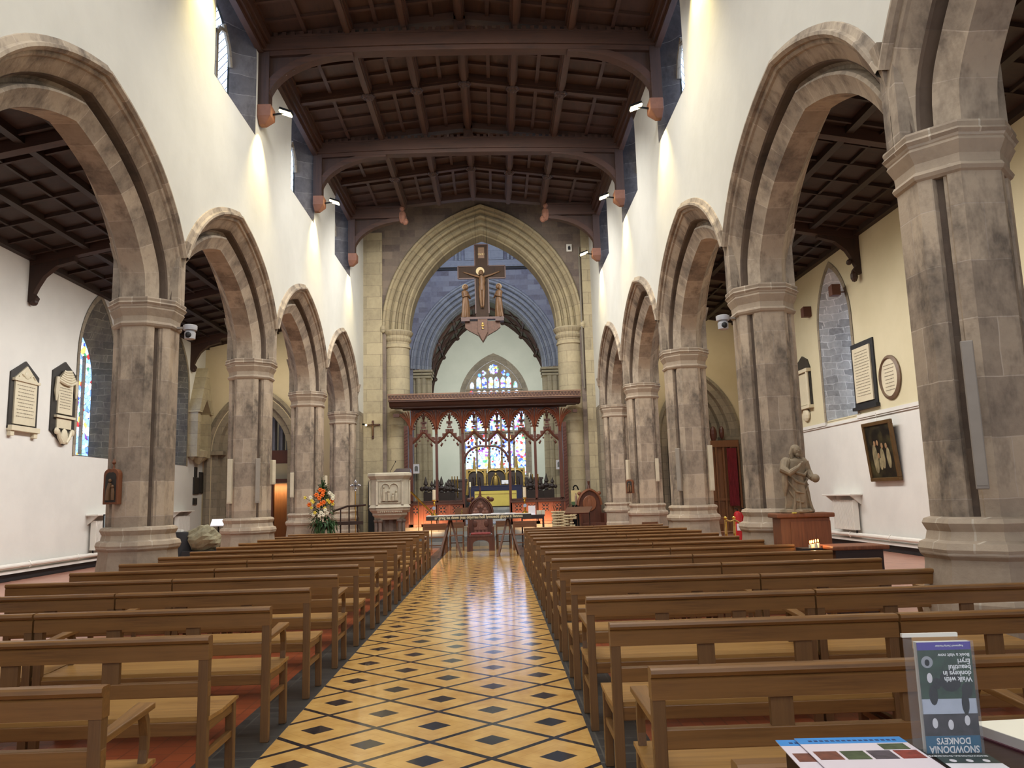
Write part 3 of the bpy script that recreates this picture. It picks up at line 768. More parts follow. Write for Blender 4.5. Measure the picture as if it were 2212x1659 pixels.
for i in range(7): mb.tube([(8.72+.05*i, 29.28, 1.0), (8.72+.05*i, 29.28, 3.15)], .035, 6)
tag(mb.build('red_curtain', REDC), 'narrow hanging dark red curtain beside the oak doors under the right aisle arch', 'curtain')

# skirting, pipes
for side, x, s in (('left', WXL, 1), ('right', WXR, -1)):
    a, b = sorted((x, x+s*.04)); MB().box(a, b, -3, YE, 0, .16).build('baseboard_'+side, BLACK, kind='structure')
    a, b = sorted((x, x+s*.10)); MB().box(a, b, -3, YE, .16, .22).build('trim_4', WHITEA, kind='structure')
    mb = MB(); mb.tube([(x+s*.12, 3, .33), (x+s*.12, 29, .33)], .055, 10)
    p = thing('heating_pipe', f'fat white heating pipe along the foot of the {side} aisle wall', 'pipe', (0, 0, 0)); mb.build('pipe', WHITEM, p)
    mb = MB()
    for i in range(12): mb.tube([(x, 4+2.1*i, .33), (x+s*.14, 4+2.1*i, .40), (x+s*.19, 4+2.1*i, .33), (x+s*.14, 4+2.1*i, .26)], .018, 6)
    mb.build('pipe_clips', WHITEM, p)
def radiator(x, s, y0, y1, lab):
    r = thing('radiator', lab, 'radiator', (x, (y0+y1)/2, .45), group='wall radiators'); w = y1-y0; mb = MB()
    n = int(w/.065)
    for i in range(n):
        y = -w/2+.03+i*(w-.06)/(n-1); a, b = sorted((s*.06, s*.22)); mb.box(a, b, y-.016, y+.016, .0, .78)
    for dx in (.10, .18): a, b = sorted((s*(dx-.02), s*(dx+.02))); mb.box(a, b, -w/2+.03, w/2-.03, .02, .08); mb.box(a, b, -w/2+.03, w/2-.03, .70, .76)
    mb.build('columns', WHITEM, r, bevel=.01)
    mb = MB(); mb.tube([(s*.14, -w/2+.05, 0), (s*.14, -w/2+.05, -.12)], .018, 6); mb.build('valve', BLKMET, r)
def shelf(x, s, y0, y1, z, lab):
    o = thing('wall_shelf', lab, 'shelf', (x, (y0+y1)/2, z), group='shelves over radiators'); w = y1-y0
    mb = MB(); a, b = sorted((0, s*.34)); mb.box(a, b, -w/2, w/2, 0, .045); mb.build('board', WHITEM, o, bevel=.01)
    for y in (-w/2+.1, w/2-.14): MB().prism([(0, 0), (s*.28, 0), (s*.05, -.2), (0, -.24)], y, y+.05, 'y').build('bracket', WHITEM, o)
radiator(WXL, 1, 21.5, 22.75, 'white column radiator under the first window of the left aisle'); shelf(WXL, 1, 21.35, 22.85, 1.36, 'white shelf over the radiator below the left aisle window')
radiator(WXL, 1, 27.0, 28.0, 'white column radiator at the far end of the left aisle'); shelf(WXL, 1, 26.8, 28.1, 1.36, 'white shelf over the far radiator in the left aisle')
radiator(WXR, -1, 20.35, 21.6, 'white column radiator under the window of the right aisle'); shelf(WXR, -1, 20.2, 21.95, 1.34, 'white shelf over the radiator in the right aisle')

# ---------------------------------------------------------------- wall tablets
def tablet(x, s, y, z, lab, outline, inset, extra=None, mats=(SLATE, MARBLE)):
    """outline/inset in local (u along wall, z) with u to the viewer's right"""
    t = thing('memorial_tablet', lab, 'memorial', (x-s*.012, y, z))
    q = 1 if s > 0 else -1
    mb = MB(); mb.prism([(u*q, w) for u, w in outline], 0, s*.05, 'x'); mb.build('back_slab', mats[0], t, bevel=.006)
    mb = MB(); mb.prism([(u*q, w) for u, w in inset], s*.05, s*.085, 'x'); mb.build('inscribed_panel', mats[1], t)
    us = [u for u, w in inset]; zs_ = [w for u, w in inset]
    return t
def lines(t, s, w, z0, z1, n, x=.088):
    mb = MB()
    random.seed(n)
    for i in range(n):
        z = z0+(z1-z0)*i/(n-1); a = w*random.uniform(.35, .46); u = -a
        while u < a:
            l = random.uniform(.03, .09); mb.box(*sorted((s*x, s*(x+.002))), min(u, a), min(u+l, a), z-.009, z+.009); u += l+.022
    mb.build('inscription', TXTDARK, t)
t = tablet(WXL, 1, 18.28, 3.4, 'pointed white marble tablet framed in dark slate, nearest on the left aisle wall', [(-.55, 0), (.55, 0), (.55, 1.3), (0, 1.62), (-.55, 1.3)], [(-.42, .12), (.42, .12), (.42, 1.12), (-.42, 1.12)])
lines(t, 1, .84, .3, 1.02, 10)
mb = MB(); mb.prism([(-.45, 1.17), (.45, 1.17), (0, 1.5)], .05, .085, 'x'); mb.prism([(-.5, 1.11), (.5, 1.11), (.5, 1.17), (-.5, 1.17)], .05, .12, 'x'); mb.ell((.09, 0, 1.28), .02, .11, .09, 10, 6)
for q in (-1, 1): mb.tube([(.09, q*.12, 1.25), (.09, q*.22, 1.3), (.09, q*.32, 1.22)], .02, 6)
mb.build('pediment', MARBLE, t)
mb = MB(); mb.box(0, .14, -.55, .55, -.04, .08); mb.box(0, .1, -.52, -.38, -.16, -.04); mb.box(0, .1, .38, .52, -.16, -.04); mb.build('ledge', MARBLE, t, bevel=.008)
t = tablet(WXL, 1, 19.95, 3.5, 'carved marble tablet with draped cloth and shield below, left of the first aisle window', [(-.55, 0), (.1, -.34), (.55, 0), (.55, 1.5), (0, 1.8), (-.55, 1.5)], [(-.32, .45), (.34, .45), (.34, 1.25), (-.32, 1.25)])
lines(t, 1, .66, .6, 1.1, 8)
mb = MB(); mb.box(.05, .13, -.42, .44, .34, .40); mb.prism([(-.32, .08), (.34, .08), (.34, .32), (-.32, .32)], .05, .08, 'x'); mb.build('ledge', MARBLE, t)
mb = MB()
for i in range(6): z = 1.28+.05*i; mb.tube([(.1, -.40+.05*i, z), (.13, -.12, z-.07+.01*i), (.13, .12, z-.08+.02*i), (.1, .42-.05*i, z+.03)], .04, 6)
mb.tube([(.1, -.42, 1.35), (.1, -.45, 1.0), (.1, -.44, .75)], [.05, .06, .02], 6); mb.tube([(.1, .44, 1.35), (.1, .46, 1.1), (.1, .45, .9)], [.05, .05, .02], 6); mb.build('drapery', MARBLE, t, smooth=True)
mb = MB(); mb.ell((.1, 0, -.12), .05, .15, .2, 12, 8); mb.tube([(.1, -.3, .02), (.1, -.22, -.15), (.1, -.08, -.28)], .05, 6); mb.tube([(.1, .3, .02), (.1, .22, -.15), (.1, .08, -.28)], .05, 6); mb.ell((.1, -.36, 0), .05, .09, .09, 8, 6); mb.ell((.1, .36, 0), .05, .09, .09, 8, 6); mb.build('shield', MARBLE, t, smooth=True)
t = tablet(WXR, -1, 19.46, 3.56, 'large rectangular white tablet in a black frame beside the right aisle window', [(-.6, 0), (.6, 0), (.6, 1.68), (-.6, 1.68)], [(-.46, .14), (.46, .14), (.46, 1.54), (-.46, 1.54)], mats=(BLACK, MARBLE)); lines(t, -1, .92, .3, 1.42, 16)
mb = MB(); mb.box(-.12, 0, -.64, .64, -.05, .03); mb.build('ledge', BLACK, t)
t = thing('memorial_tablet', 'oval marble tablet with a brown moulded rim on the right aisle wall', 'memorial', (WXR+.02, 18.2, 4.12))
mb = MB(); mb.lathe([(.40, 0), (.46, .03), (.46, .06), (.40, .1), (.38, .05)], 32, sx=1, sy=1.12); mb.xf(0, RY(-PI/2)); 
for i, v in enumerate(mb.v): mb.v[i] = V((v.x, v.y*.98, v.z*1.16))
mb.build('rim', plain('brown_veined_marble', (120, 98, 78), .5, var=.3), t, smooth=True)
mb = MB(); mb.lathe([(.38, 0), (.38, .055), (.1, .056)], 32); mb.xf(0, RY(-PI/2))
for i, v in enumerate(mb.v): mb.v[i] = V((v.x, v.y, v.z*1.28))
mb.build('inscribed_panel', MARBLE, t); lines(t, -1, .56, -.3, .3, 8, .06)
t = thing('memorial_tablet', 'classical marble tablet with columns and domed top, partly behind a pier', 'memorial', (WXR+.012, 23.3, 3.6))
mb = MB(); mb.prism([(-.5, .35), (.5, .35), (.5, 1.55), (.35, 1.8), (0, 1.95), (-.35, 1.8), (-.5, 1.55)], -.06, 0, 'x'); mb.build('back_slab', SLATE, t)
mb = MB(); mb.prism([(-.3, .45), (.3, .45), (.3, 1.4), (-.3, 1.4)], -.09, -.06, 'x'); mb.build('inscribed_panel', MARBLE, t)
mb = MB()
for q in (-.4, .4): mb.tube([(-.1, q, .42), (-.1, q, 1.42)], .05, 10)
mb.box(-.16, 0, -.52, .52, .33, .42); mb.box(-.16, 0, -.52, .52, 1.42, 1.52); mb.ell((-.06, 0, .15), .07, .25, .2, 10, 6); mb.build('columns', MARBLE, t)
for i, (y, z, w, h, nm) in enumerate(((28.95, 2.28, .5, .62, 'larger of the dark bronze plaques on the left aisle wall by the canopy'), (29.42, 2.4, .34, .78, 'tall dark bronze plaque at the far corner of the left aisle'), (28.9, 2.78, .24, .36, 'small upper dark plaque above the larger one, left aisle'), (28.9, 1.72, .36, .24, 'smallest dark plaque low on the left aisle wall'))):
    o = MB(); o.box(0, .04, -w/2, w/2, -h/2, h/2); o.box(.04, .05, -w/2+.03, w/2-.03, -h/2+.03, h/2-.03); o = o.build('wall_plaque', SLATE, bevel=.004, loc=(WXL, y, z)); tag(o, nm, 'plaque', 'dark wall plaques')
# canopied niche on the left wall
n = thing('canopied_niche', 'carved stone niche with gabled canopy on the left aisle wall', 'niche', (WXL, 28.75, 3.3)); n.scale = (1, .88, 1)
mb = MB(); mb.box(0, .35, -.75, -.45, 0, 1.6); mb.box(0, .35, .45, .75, 0, 1.6); mb.box(0, .1, -.5, .5, 0, 1.6); mb.build('side_shafts', YSTONE, n)
mb = MB(); mb.prism([(-.8, 1.6), (-.5, 1.6), (0, 2.1), (.5, 1.6), (.8, 1.6), (.1, 3.1), (0, 3.3), (-.1, 3.1)], 0, .42, 'x'); mb.build('gable', YSTONE, n)
mb = MB(); mb.lathe([(.05, -.25), (.3, .0), (.36, .22), (.1, .3)], 10, c=(.15, 0, 0)); mb.lathe([(.02, -.12), (.16, .0), (.17, .1)], 8, c=(.15, -.6, 0)); mb.lathe([(.02, -.12), (.16, .0), (.17, .1)], 8, c=(.15, .6, 0)); mb.build('corbel', YSTONE, n)
# painting
p = thing('framed_painting', 'dark oil painting of grouped figures in a gilt frame, leaning from the right aisle wall', 'painting', (WXR-.03, 18.75, 1.68), 0)
mb = MB(); W_, H_ = 1.42, 1.45
for y0, y1, z0, z1 in ((-W_/2, W_/2, 0, .09), (-W_/2, W_/2, H_-.09, H_), (-W_/2, -W_/2+.09, .09, H_-.09), (W_/2-.09, W_/2, .09, H_-.09)): mb.box(-.08, 0, y0, y1, z0, z1)
mb.build('frame', plain('old_gilt_frame', (104, 78, 44), .45, .3, var=.3), p, bevel=.012)
mm, nt, b_ = newmat('dark_oil_canvas'); nt.links.new(mixc(nt, ramp(nt, noise(nt, 2.2, 4), .45, .7), lin((22, 20, 18)), lin((72, 66, 40))), b_.inputs['Base Color']); b_.inputs['Roughness'].default_value = .35
mb = MB(); mb.box(-.045, -.01, -W_/2+.08, W_/2-.08, .08, H_-.08); mb.build('canvas', mm, p)
mb = MB()
for (y, z, w, h) in ((.30, .55, .26, .72), (-.05, .55, .22, .5), (-.34, .55, .2, .5), (.08, .42, .16, .3)):
    mb.ell((-.048, y, z), .006, w/2, h/2, 14, 8); 
mb.build('painted_robes', plain('painted_robes', (160, 148, 112), .5, var=.6, scale=5), p)
mb = MB()
for (y, z) in ((.24, .92), (.1, .93), (-.1, .85), (-.3, .84), (.13, .62)): mb.ell((-.052, y, z), .006, .055, .07, 10, 6)
mb.build('painted_faces', plain('painted_faces', (160, 126, 92), .5, var=.4, scale=9), p)
mb = MB(); mb.tube([(-.01, 0, 1.45), (-.01, 0, 1.66)], .006, 5); mb.build('hanging_cord', WHITEM, p)
p.rotation_euler = (0, math.radians(-5), 0)
for i, (y, z, d) in enumerate(((20.1, 6.72, .3), (22.5, 6.70, .12))):
    x = WXR-d; o = MB().prism([(-.11, -.1), (.11, -.1), (.11, .17), (-.11, .2)], -.12, .12, 'x'); o.tube([(.1, 0, 0), (d, 0, 0)], .02, 6)
    o = o.build('wall_speaker', BROWNBOX, bevel=.01, loc=(x, y, z)); tag(o, ['brown box speaker fixed in front of the right aisle window head', 'brown box speaker on the right aisle wall left of the window'][i], 'speaker', 'brown wall speakers')

# ---------------------------------------------------------------- crossing wall (west face at YX)
AC = -.35
def two_centre(s_, rise, z0, n=14):
    R = (rise*rise+s_*s_)/(2*s_); a1 = math.atan2(rise, R-s_)
    h = [(-(R-s_)+R*math.cos(a1*i/n), z0+R*math.sin(a1*i/n)) for i in range(n+1)]; h[-1] = (0, z0+rise); return h
H1 = two_centre(2.70, 3.66, 7.6)
def arch_wall(name, half, u, y0, y1, x0, x1, ztop, mat, cx, zfoot=0):
    mp = lambda x, z, w: (x, w, z)
    h = offs(half, u); o = [(cx-x, z) for x, z in h]+[(cx+x, z) for x, z in h[-2::-1]]
    return wall_panel([(x0, zfoot), (cx-h[0][0], zfoot)]+o+[(cx+h[0][0], zfoot), (x1, zfoot), (x1, ztop), (x0, ztop)], [], mp, y0, y1, name, mat, rim=True)
arch_wall('wall_crossing_west', H1, .78, YX, YX+1.3, -4.62, 3.9, 13.2, XWALL, AC)
a = thing('chancel_arch', 'large pointed yellow limestone arch opening into the crossing', 'arch', (AC, YX, 7.6))
mpa = lambda x, z, w: (x, w, z-7.6)
PR = [(.82, .0), (.80, -.04), (.72, -.06), (.68, .0), (.66, .14), (.62, .16), (.60, .05), (.54, .02), (.48, .06), (.46, .24), (.41, .28), (.38, .16), (.32, .14), (.27, .20), (.25, .38), (.20, .42), (.17, .30), (.11, .30), (.06, .38), (.04, .52), (0, .56), (0, 1.3)]
arch_sweep(H1, PR, mpa, 'moulded_orders', YVOUS, a)
arch_sweep(H1, [(.80, -.02), (.83, -.11), (.89, -.13), (.93, -.08), (.95, .0)], mpa, 'hood_mould', YVOUS, a)
for s_ in (-1, 1): MB().ell((s_*3.58, -.1, .02), .1, .1, .15, 8, 6).build('head_stop', YSTONE, a)
for s_, nm in ((-1, 'left'), (1, 'right')):
    c = thing('crossing_column', f'round yellow limestone column carrying the {nm} side of the chancel arch', 'pillar', (AC+s_*3.15, YX+.42, 0), group='crossing columns')
    prof = [(.62, 0), (.62, .5), (.56, .62), (.50, .68)]
    MB().lathe([(.66, .45), (.66, .9), (.60, 1.0), (.56, 1.1)], 24).build('base', YSTONE, c)
    n_ = 24; mb = MB().lathe([(.50, 1.08), (.47, 1.12), (.46, 6.95)], n_)
    for fi, f in enumerate(mb.f):
        if len(f) == 4: mb.uv[fi] = [(.12*((i % n_) if not (f[1] % n_ == 0 and i in (f[1], f[2])) else n_), mb.v[i].z) for i in f]
    mb.build('shaft', YSTONE, c, smooth=True)
    MB().lathe([(.46, 6.95), (.50, 6.98), (.50, 7.03), (.465, 7.06), (.465, 7.18), (.52, 7.24), (.54, 7.30), (.50, 7.34), (.50, 7.40), (.56, 7.46), (.60, 7.54), (.56, 7.6)], 24).build('capital', YSTONE, c, smooth=True)
# flat pilasters beside the columns
for x0, x1 in ((-4.62, -3.95), (3.28, 3.62)): MB().box(x0, x1, YX-.12, YX+.1, 0, 11.2).build('trim_5', YSTONE, kind='structure')
mb = MB(); mb.tube([(3.2, YX-.14, 10.5), (3.2, YX-.14, 5.3)], .035, 8); o = mb.build('conduit_pipe', plain('grey_conduit', (120, 112, 98), .5)); tag(o, 'thin grey conduit pipe running up beside the right crossing column', 'pipe')
o = MB(); o.box(-.1, .1, -.06, 0, -.14, .14); o = o.build('wall_sensor', WHITEM, loc=(2.86, YX-.01, 10.5), bevel=.01); tag(o, 'small white wall sensor box high right of the chancel arch', 'sensor')
mb = MB(); mb.prism([(-.045, -.08), (.045, -.08), (.045, .03), (0, .08), (-.045, .03)], -.012, 0, 'y'); b2_ = mb.build('black_window', BLACK, o, loc=(0, -.06, 0))

# crossing side walls, inner arch wall, tower wall details
for x0, x1, nm in ((-5.2, -4.9, 'left'), (4.1, 4.4, 'right')): MB().box(x0, x1, 28.8, 37.5, 0, 17).build('wall_crossing_'+nm, YSTONE, kind='structure')
MB().box(-5.2, 4.4, 28.8, 38, 17, 17.2).build('ceiling', BOARD, kind='structure')
AC2 = -.35
H2 = two_centre(2.78, 3.6, 7.85)
arch_wall('wall_crossing_east', H2, .80, 37.5, 38.6, -5.2, 4.4, 17, BWALL, AC2)
a = thing('inner_chancel_arch', 'second pointed arch of pale blue-lit stone beyond the crossing', 'arch', (AC2, 37.5, 7.85))
mpa = lambda x, z, w: (x, w, z-7.85)
arch_sweep(H2, PR[:-1]+[(0, 1.1)], mpa, 'moulded_orders', BVOUS, a)
arch_sweep(H2, [(.80, -.02), (.84, -.1), (.9, -.12), (.95, .0)], mpa, 'hood_mould', BVOUS, a)
for s_, nm in ((-1, 'left'), (1, 'right')):
    c = thing('clustered_column', f'clustered stone respond of the inner arch, {nm} side', 'pillar', (AC2+s_*3.2, 37.9, 0), group='inner arch responds')
    mb = MB()
    for dx in (-.38, -.13, .12, .34): mb.tube([(s_*-dx, -.12 if abs(dx) < .3 else 0, .6), (s_*-dx, -.12 if abs(dx) < .3 else 0, 7.4)], .15, 10)
    mb.box(-.45, .45, 0, .6, .6, 7.4); mb.build('shafts', YSTONE, c, smooth=True)
    mb = MB()
    for i in range(3): mb.box(-.5-.03*i, .5+.03*i, -.28-.03*i, .6, 7.4+.15*i, 7.52+.15*i)
    mb.build('capital', YSTONE, c, bevel=.03)
# string course and panelled stage above the inner arch
mb = MB(); mb.box(-5, 4.2, 37.28, 37.5, 12.85, 13.05); mb.box(-5, 4.2, 37.35, 37.5, 13.05, 13.2); o = mb.build('trim_6', BVOUS, kind='structure')
MB().box(-5, 4.2, 37.4, 37.5, 12.74, 12.85).build('trim_7', BLACK, kind='structure')
mb = MB()
for x in (-3.5, -2.9, -1.75, -1.55, -.95, .25, .85, 1.05, 2.2, 2.8): mb.tube([(x, 37.38, 13.2), (x, 37.38, 16.9)], .07, 8)
mb.box(-1.3, .6, 37.3, 37.5, 13.2, 16.9)
for x in (-3.2, 2.5): mb.box(x-.12, x+.12, 37.3, 37.5, 13.2, 16.9)
mb.build('trim_8', BVOUS, kind='structure')
mb = MB()
for x in (-2.35, 1.65): mb.box(x-.4, x+.4, 37.44, 37.5, 13.4, 16.8)
mb.build('window_1', BLUEG, kind='structure')

# chancel: walls, vault, east wall
for x0, x1, nm in ((-4.4, -4.1, 'left'), (3.62, 3.9, 'right')): MB().box(x0, x1, 38.6, 50.2, 0, 8.6).build('wall_chancel_'+nm, GREENP, kind='structure')
EC = -.03
HV = two_centre(3.85, 5.6, 7.8, 14)
mb = MB(); full = [(-.25-x, z) for x, z in HV]+[(-.25+x, z) for x, z in HV[-2::-1]]
n = len(full); mb.v = [V((x, 38.6, z)) for x, z in full]+[V((x, 50.1, z)) for x, z in full]; mb.f = [[i, i+1, n+i+1, n+i] for i in range(n-1)]
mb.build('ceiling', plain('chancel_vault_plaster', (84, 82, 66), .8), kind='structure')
vt = thing('timber_vault', 'dark ribbed timber vault over the chancel with bosses', 'vault', (-.25, 38.6, 7.8))
k = 0
for y in (.3, 2.5, 4.7, 6.9, 9.1, 11.3):
    pts = [(x, y, z-7.8) for x, z in [(-a*.985, b-.05) for a, b in HV]+[(a*.985, b-.05) for a, b in HV[-2::-1]]]
    MB().tube(pts, .10, 6).build('rib', DARKZ, vt)
for f in (3, 6, 9, 12):
    for s_ in (-1, 1):
        x, z = HV[f]; MB().tube([(s_*x*.985, 0, z-7.86), (s_*x*.985, 11.4, z-7.86)], .07, 6).build('purlin', DARKZ, vt)
        for y in (.3, 2.5, 4.7, 6.9, 9.1, 11.3): MB().ell((s_*x*.975, y, z-7.92), .17, .17, .15, 8, 5).build('boss', DARKZ, vt)
for i in range(5):
    y0, y1 = (.3, 2.5, 4.7, 6.9, 9.1, 11.3)[i:i+2]
    for s_ in (-1, 1):
        mb = MB()
        for (fa, fb) in ((0, 3), (3, 6), (6, 9), (9, 12)):
            pa = [(s_*HV[j][0]*.985, y0+(y1-y0)*(j-fa)/(fb-fa), HV[j][1]-7.85) for j in range(fa, fb+1)]; mb.tube(pa, .05, 5)
            pa = [(s_*HV[j][0]*.985, y1-(y1-y0)*(j-fa)/(fb-fa), HV[j][1]-7.85) for j in range(fa, fb+1)]; mb.tube(pa, .05, 5)
        mb.build('diagonal_rib', DARKZ, vt)
W0, W1, WZ0, WZS, WZA = -1.98, 1.94, 2.9, 8.0, 10.55
wo = lancet(-.02, 2.30, WZ0-.1, 7.6, 10.86, 12); 
mp = lambda x, z, w: (x, w, z)
wall_panel([(-4.4, 0), (3.9, 0), (3.9, 14), (-4.4, 14)], [wo], mp, 50, 50.5, 'wall_chancel_east', GREENP)
ew = thing('east_window', 'large five-light stained glass east window with traceried head', 'window', (-.02, 50, WZ0))
def W(l): return [(a, b-WZ0) for a, b in l]
o1 = lancet(0, 2.30, WZ0-.1, 7.6, 10.86, 12); o2 = lancet(0, 1.98, WZ0, 7.6, 10.45, 12); n = len(o1)
mb = MB(); mb.v = [V((a, -.03, b-WZ0)) for a, b in o1]+[V((a, .28, b-WZ0)) for a, b in o2]; mb.f = [[i, (i+1) % n, n+(i+1) % n, n+i] for i in range(n)]
mb.build('reveal', GSTONE, ew)
mb = MB(); mb.v = [V((a, .36, b-WZ0)) for a, b in o2]; mb.f = [list(t) for t in tessellate_polygon([[V((a, b, 0)) for a, b in o2]])]
mb.build('tracery_wall', GSTONE, ew)
def light(x, z0, zs, za, hw, mat, nm='glass_light'):
    o = lancet(x, hw, z0-WZ0, zs-WZ0, za-WZ0, 6); m = MB(); m.v = [V((a, .325, b)) for a, b in o]; m.f = [list(t) for t in tessellate_polygon([[V((a, b, 0)) for a, b in o]])]
    m.build(nm, mat, ew)
lx = [-1.59, -.80, 0, .80, 1.59]
for i, x in enumerate(lx):
    light(x, 2.98, 5.15, 5.65, .325, EASTG); light(x, 5.85, 7.0, 7.42, .325, EASTG)
zt = 7.62
for i, x in enumerate([-1.83, -1.47, -.98, -.62, -.2, .18, .60, .96, 1.46, 1.8]):
    k = abs(x) > 1.7; light(x, zt, zt+(.42 if k else .62), zt+(.62 if k else .86), .11 if k else .145, EASTU)
for i, x in enumerate([-1.42, -.98, -.62, -.2, .18, .60, .96, 1.40]):
    k = abs(x) > 1.2; light(x, 8.62, 8.62+(.18 if k else .5), 8.62+(.42 if k else .74), .12 if k else .15, EASTU)
def disc(x, z, r, mat, nm='glass_roundel'):
    m = MB(); m.v = [V((x+r*math.cos(t*PI/5), .325, z-WZ0+r*math.sin(t*PI/5))) for t in range(10)]; m.f = [list(range(10))]; m.build(nm, mat, ew, recalc=False)
ros = MB(); 
for k in range(8): disc(.24*math.cos(k*PI/4), 9.86+.24*math.sin(k*PI/4), .095, EASTU)
disc(0, 9.86, .12, EASTU)
for s_ in (-1, 1):
    for dx, dz in ((.56, 9.62), (.68, 9.72), (.66, 9.52)): disc(s_*dx, dz, .08, EASTU)
    disc(s_*.92, 9.48, .11, glow('blue_glass', (60, 110, 255), 3))
mb = MB()
for x in (-1.99, -1.2, -.4, .4, 1.2, 1.99): mb.box(x-.055, x+.055, .2, .34, 0, 4.6)
for z in (5.75, 7.52, 8.52): mb.box(-1.95, 1.95, .22, .34, z-.05-WZ0, z+.05-WZ0)
mb.build('mullion', GSTONE, ew)

# high altar and reredos
a = thing('high_altar', 'high altar with gold cloth frontal under a navy cover', 'altar', (-.08, 47.0, 1.0)); a.scale = (1, .85, 1.22)
MB().box(-1.5, 1.5, .02, .9, 0, 1.0).build('table', STALLW, a)
MB().box(-1.25, 1.25, -.04, .02, .05, .78).build('frontal', GOLDCLOTH, a); MB().box(-1.27, 1.27, -.06, -.04, .62, .65).build('fringe', GOLD, a)
MB().box(-1.6, 1.6, -.05, .95, .99, 1.05).box(-1.6, -1.25, -.05, 0, .05, 1.0).box(1.25, 1.6, -.05, 0, .05, 1.0).box(-1.25, 1.25, -.05, 0, .8, 1.0).build('altar_cover', NAVY, a)
r = thing('reredos', 'gilded carved reredos with dark panels and angels behind the altar', 'reredos', (-.05, 48.4, 2.0))
MB().box(-1.75, 1.75, .1, .3, -.9, 1.3).build('back_panel', STALLW, r)
mb = MB(); mb.box(-1.8, 1.8, -.02, .14, 1.22, 1.35); mb.box(-1.8, 1.8, -.02, .14, .05, .13)
for x in (-1.75, -.66, .66, 1.75): mb.box(x-.07, x+.07, -.06, .14, .1, 1.3)
for cx, hw in ((-1.2, .5), (0, .6), (1.2, .5)):
    h = two_centre(hw, .35, .85, 6); mb.tube([(cx-x, 0, z) for x, z in h]+[(cx+x, 0, z) for x, z in h[-2::-1]], .04, 6)
mb.ell((0, -.05, .55), .15, .1, .38, 12, 8); mb.ell((0, -.08, .98), .09, .09, .11, 10, 6); mb.tube([(-.3, -.04, .3), (-.2, -.04, .75), (0, -.04, 1.05), (.2, -.04, .75), (.3, -.04, .3)], .03, 6)
mb.build('gilded_frame', GOLD, r)
mb = MB()
for x in (-1.75, -.66, .66, 1.75): mb.tube([(x, -.1, -.25), (x, -.1, .2), (x, -.1, .36)], [.13, .07, .05], 8); mb.ell((x, -.1, .42), .06, .06, .07, 8, 6)
for x in (-1.3, .0-1.0+.62, 1.3, .4): mb.tube([(x, .1, 1.35), (x, .1, 1.7), (x, .1, 1.95)], [.12, .08, .05], 8); mb.ell((x, .1, 2.02), .07, .07, .08, 8, 6)
mb.build('angel_figures', GOLD, r, smooth=True)
for cx in (-1.2, 1.2):
    mb = MB()
    for dx in (-.2, 0, .2): mb.tube([(cx+dx, 0, .15), (cx+dx, 0, .6), (cx+dx, 0, .75)], [.09, .06, .04], 6); mb.ell((cx+dx, 0, .8), .05, .05, .06, 6, 5)
    mb.build('panel_figures', STALLW, r)
for x in (-2.35, 2.3):
    o = thing('side_panelling', f'dark carved wooden panelling {"left" if x < 0 else "right"} of the high altar', 'panelling', (x, 48.3, 1.0)); w_ = .52
    MB().box(-w_, w_, 0, .2, 0, 1.62).build('panel', STALLW, o)
    mb = MB(); mb.box(-w_-.05, w_+.05, -.08, .2, 1.6, 1.73)
    for i in range(4): mb.box(-w_+.31*i, -w_+.1+.31*i, -.04, .0, .1, 1.6)
    mb.build('cornice', STALLW, o)
def candle(x, y, z, r, h, lab, stick=0, grp=None, mat=None, flame=False):
    c = thing('candle', lab, 'candle', (x, y, z), group=grp)
    if stick:
        mb = MB().lathe([(.09, 0), (.08, .03), (.03, .06), (.02, .12), (.035, .18), (.02, .25), (.02, stick-.12), (.035, stick-.08), (.018, stick-.05), (r*1.5, stick-.01), (r*1.5, stick)], 12)
        mb.build('candlestick', mat or BRASS, c, smooth=True)
    MB().lathe([(r, stick), (r, stick+h), (r*.4, stick+h)], 12).build('wax', WAX, c)
    MB().tube([(0, 0, stick+h), (0, 0, stick+h+.015)], .002, 4).build('wick', BLACK, c)
    if flame: MB().ell((0, 0, stick+h+.03), .008, .008, .02, 8, 6).build('flame', FLAME, c)
    return c
for i, x in enumerate((-1.2, -.55, .55, 1.15)): candle(x, 47.5, 2.28, .035, .3, f'altar candle on a gold candlestick, {["far left","inner left","inner right","far right"][i]} on the high altar', .75, 'altar candles', GOLD)
candle(1.95, 46.2, 1.0, .05, .5, 'tall white standing candle right of the high altar', 1.45, None, GOLD)
candle(-1.55, 45.9, 1.0, .05, .3, 'standing candle left of the high altar', 1.2, None, GOLD)
o = thing('book_stand', 'small white book open on a stand on the high altar', 'book stand', (.5, 47.2, 2.28)); MB().bar((0, .05, 0), (0, 0, .2), .3, .02, up=(1, 0, 0)).build('stand', BRASS, o); mb = MB(); mb.box(-.2, .2, -.03, 0, .08, .3); mb.build('book', PAPER, o)
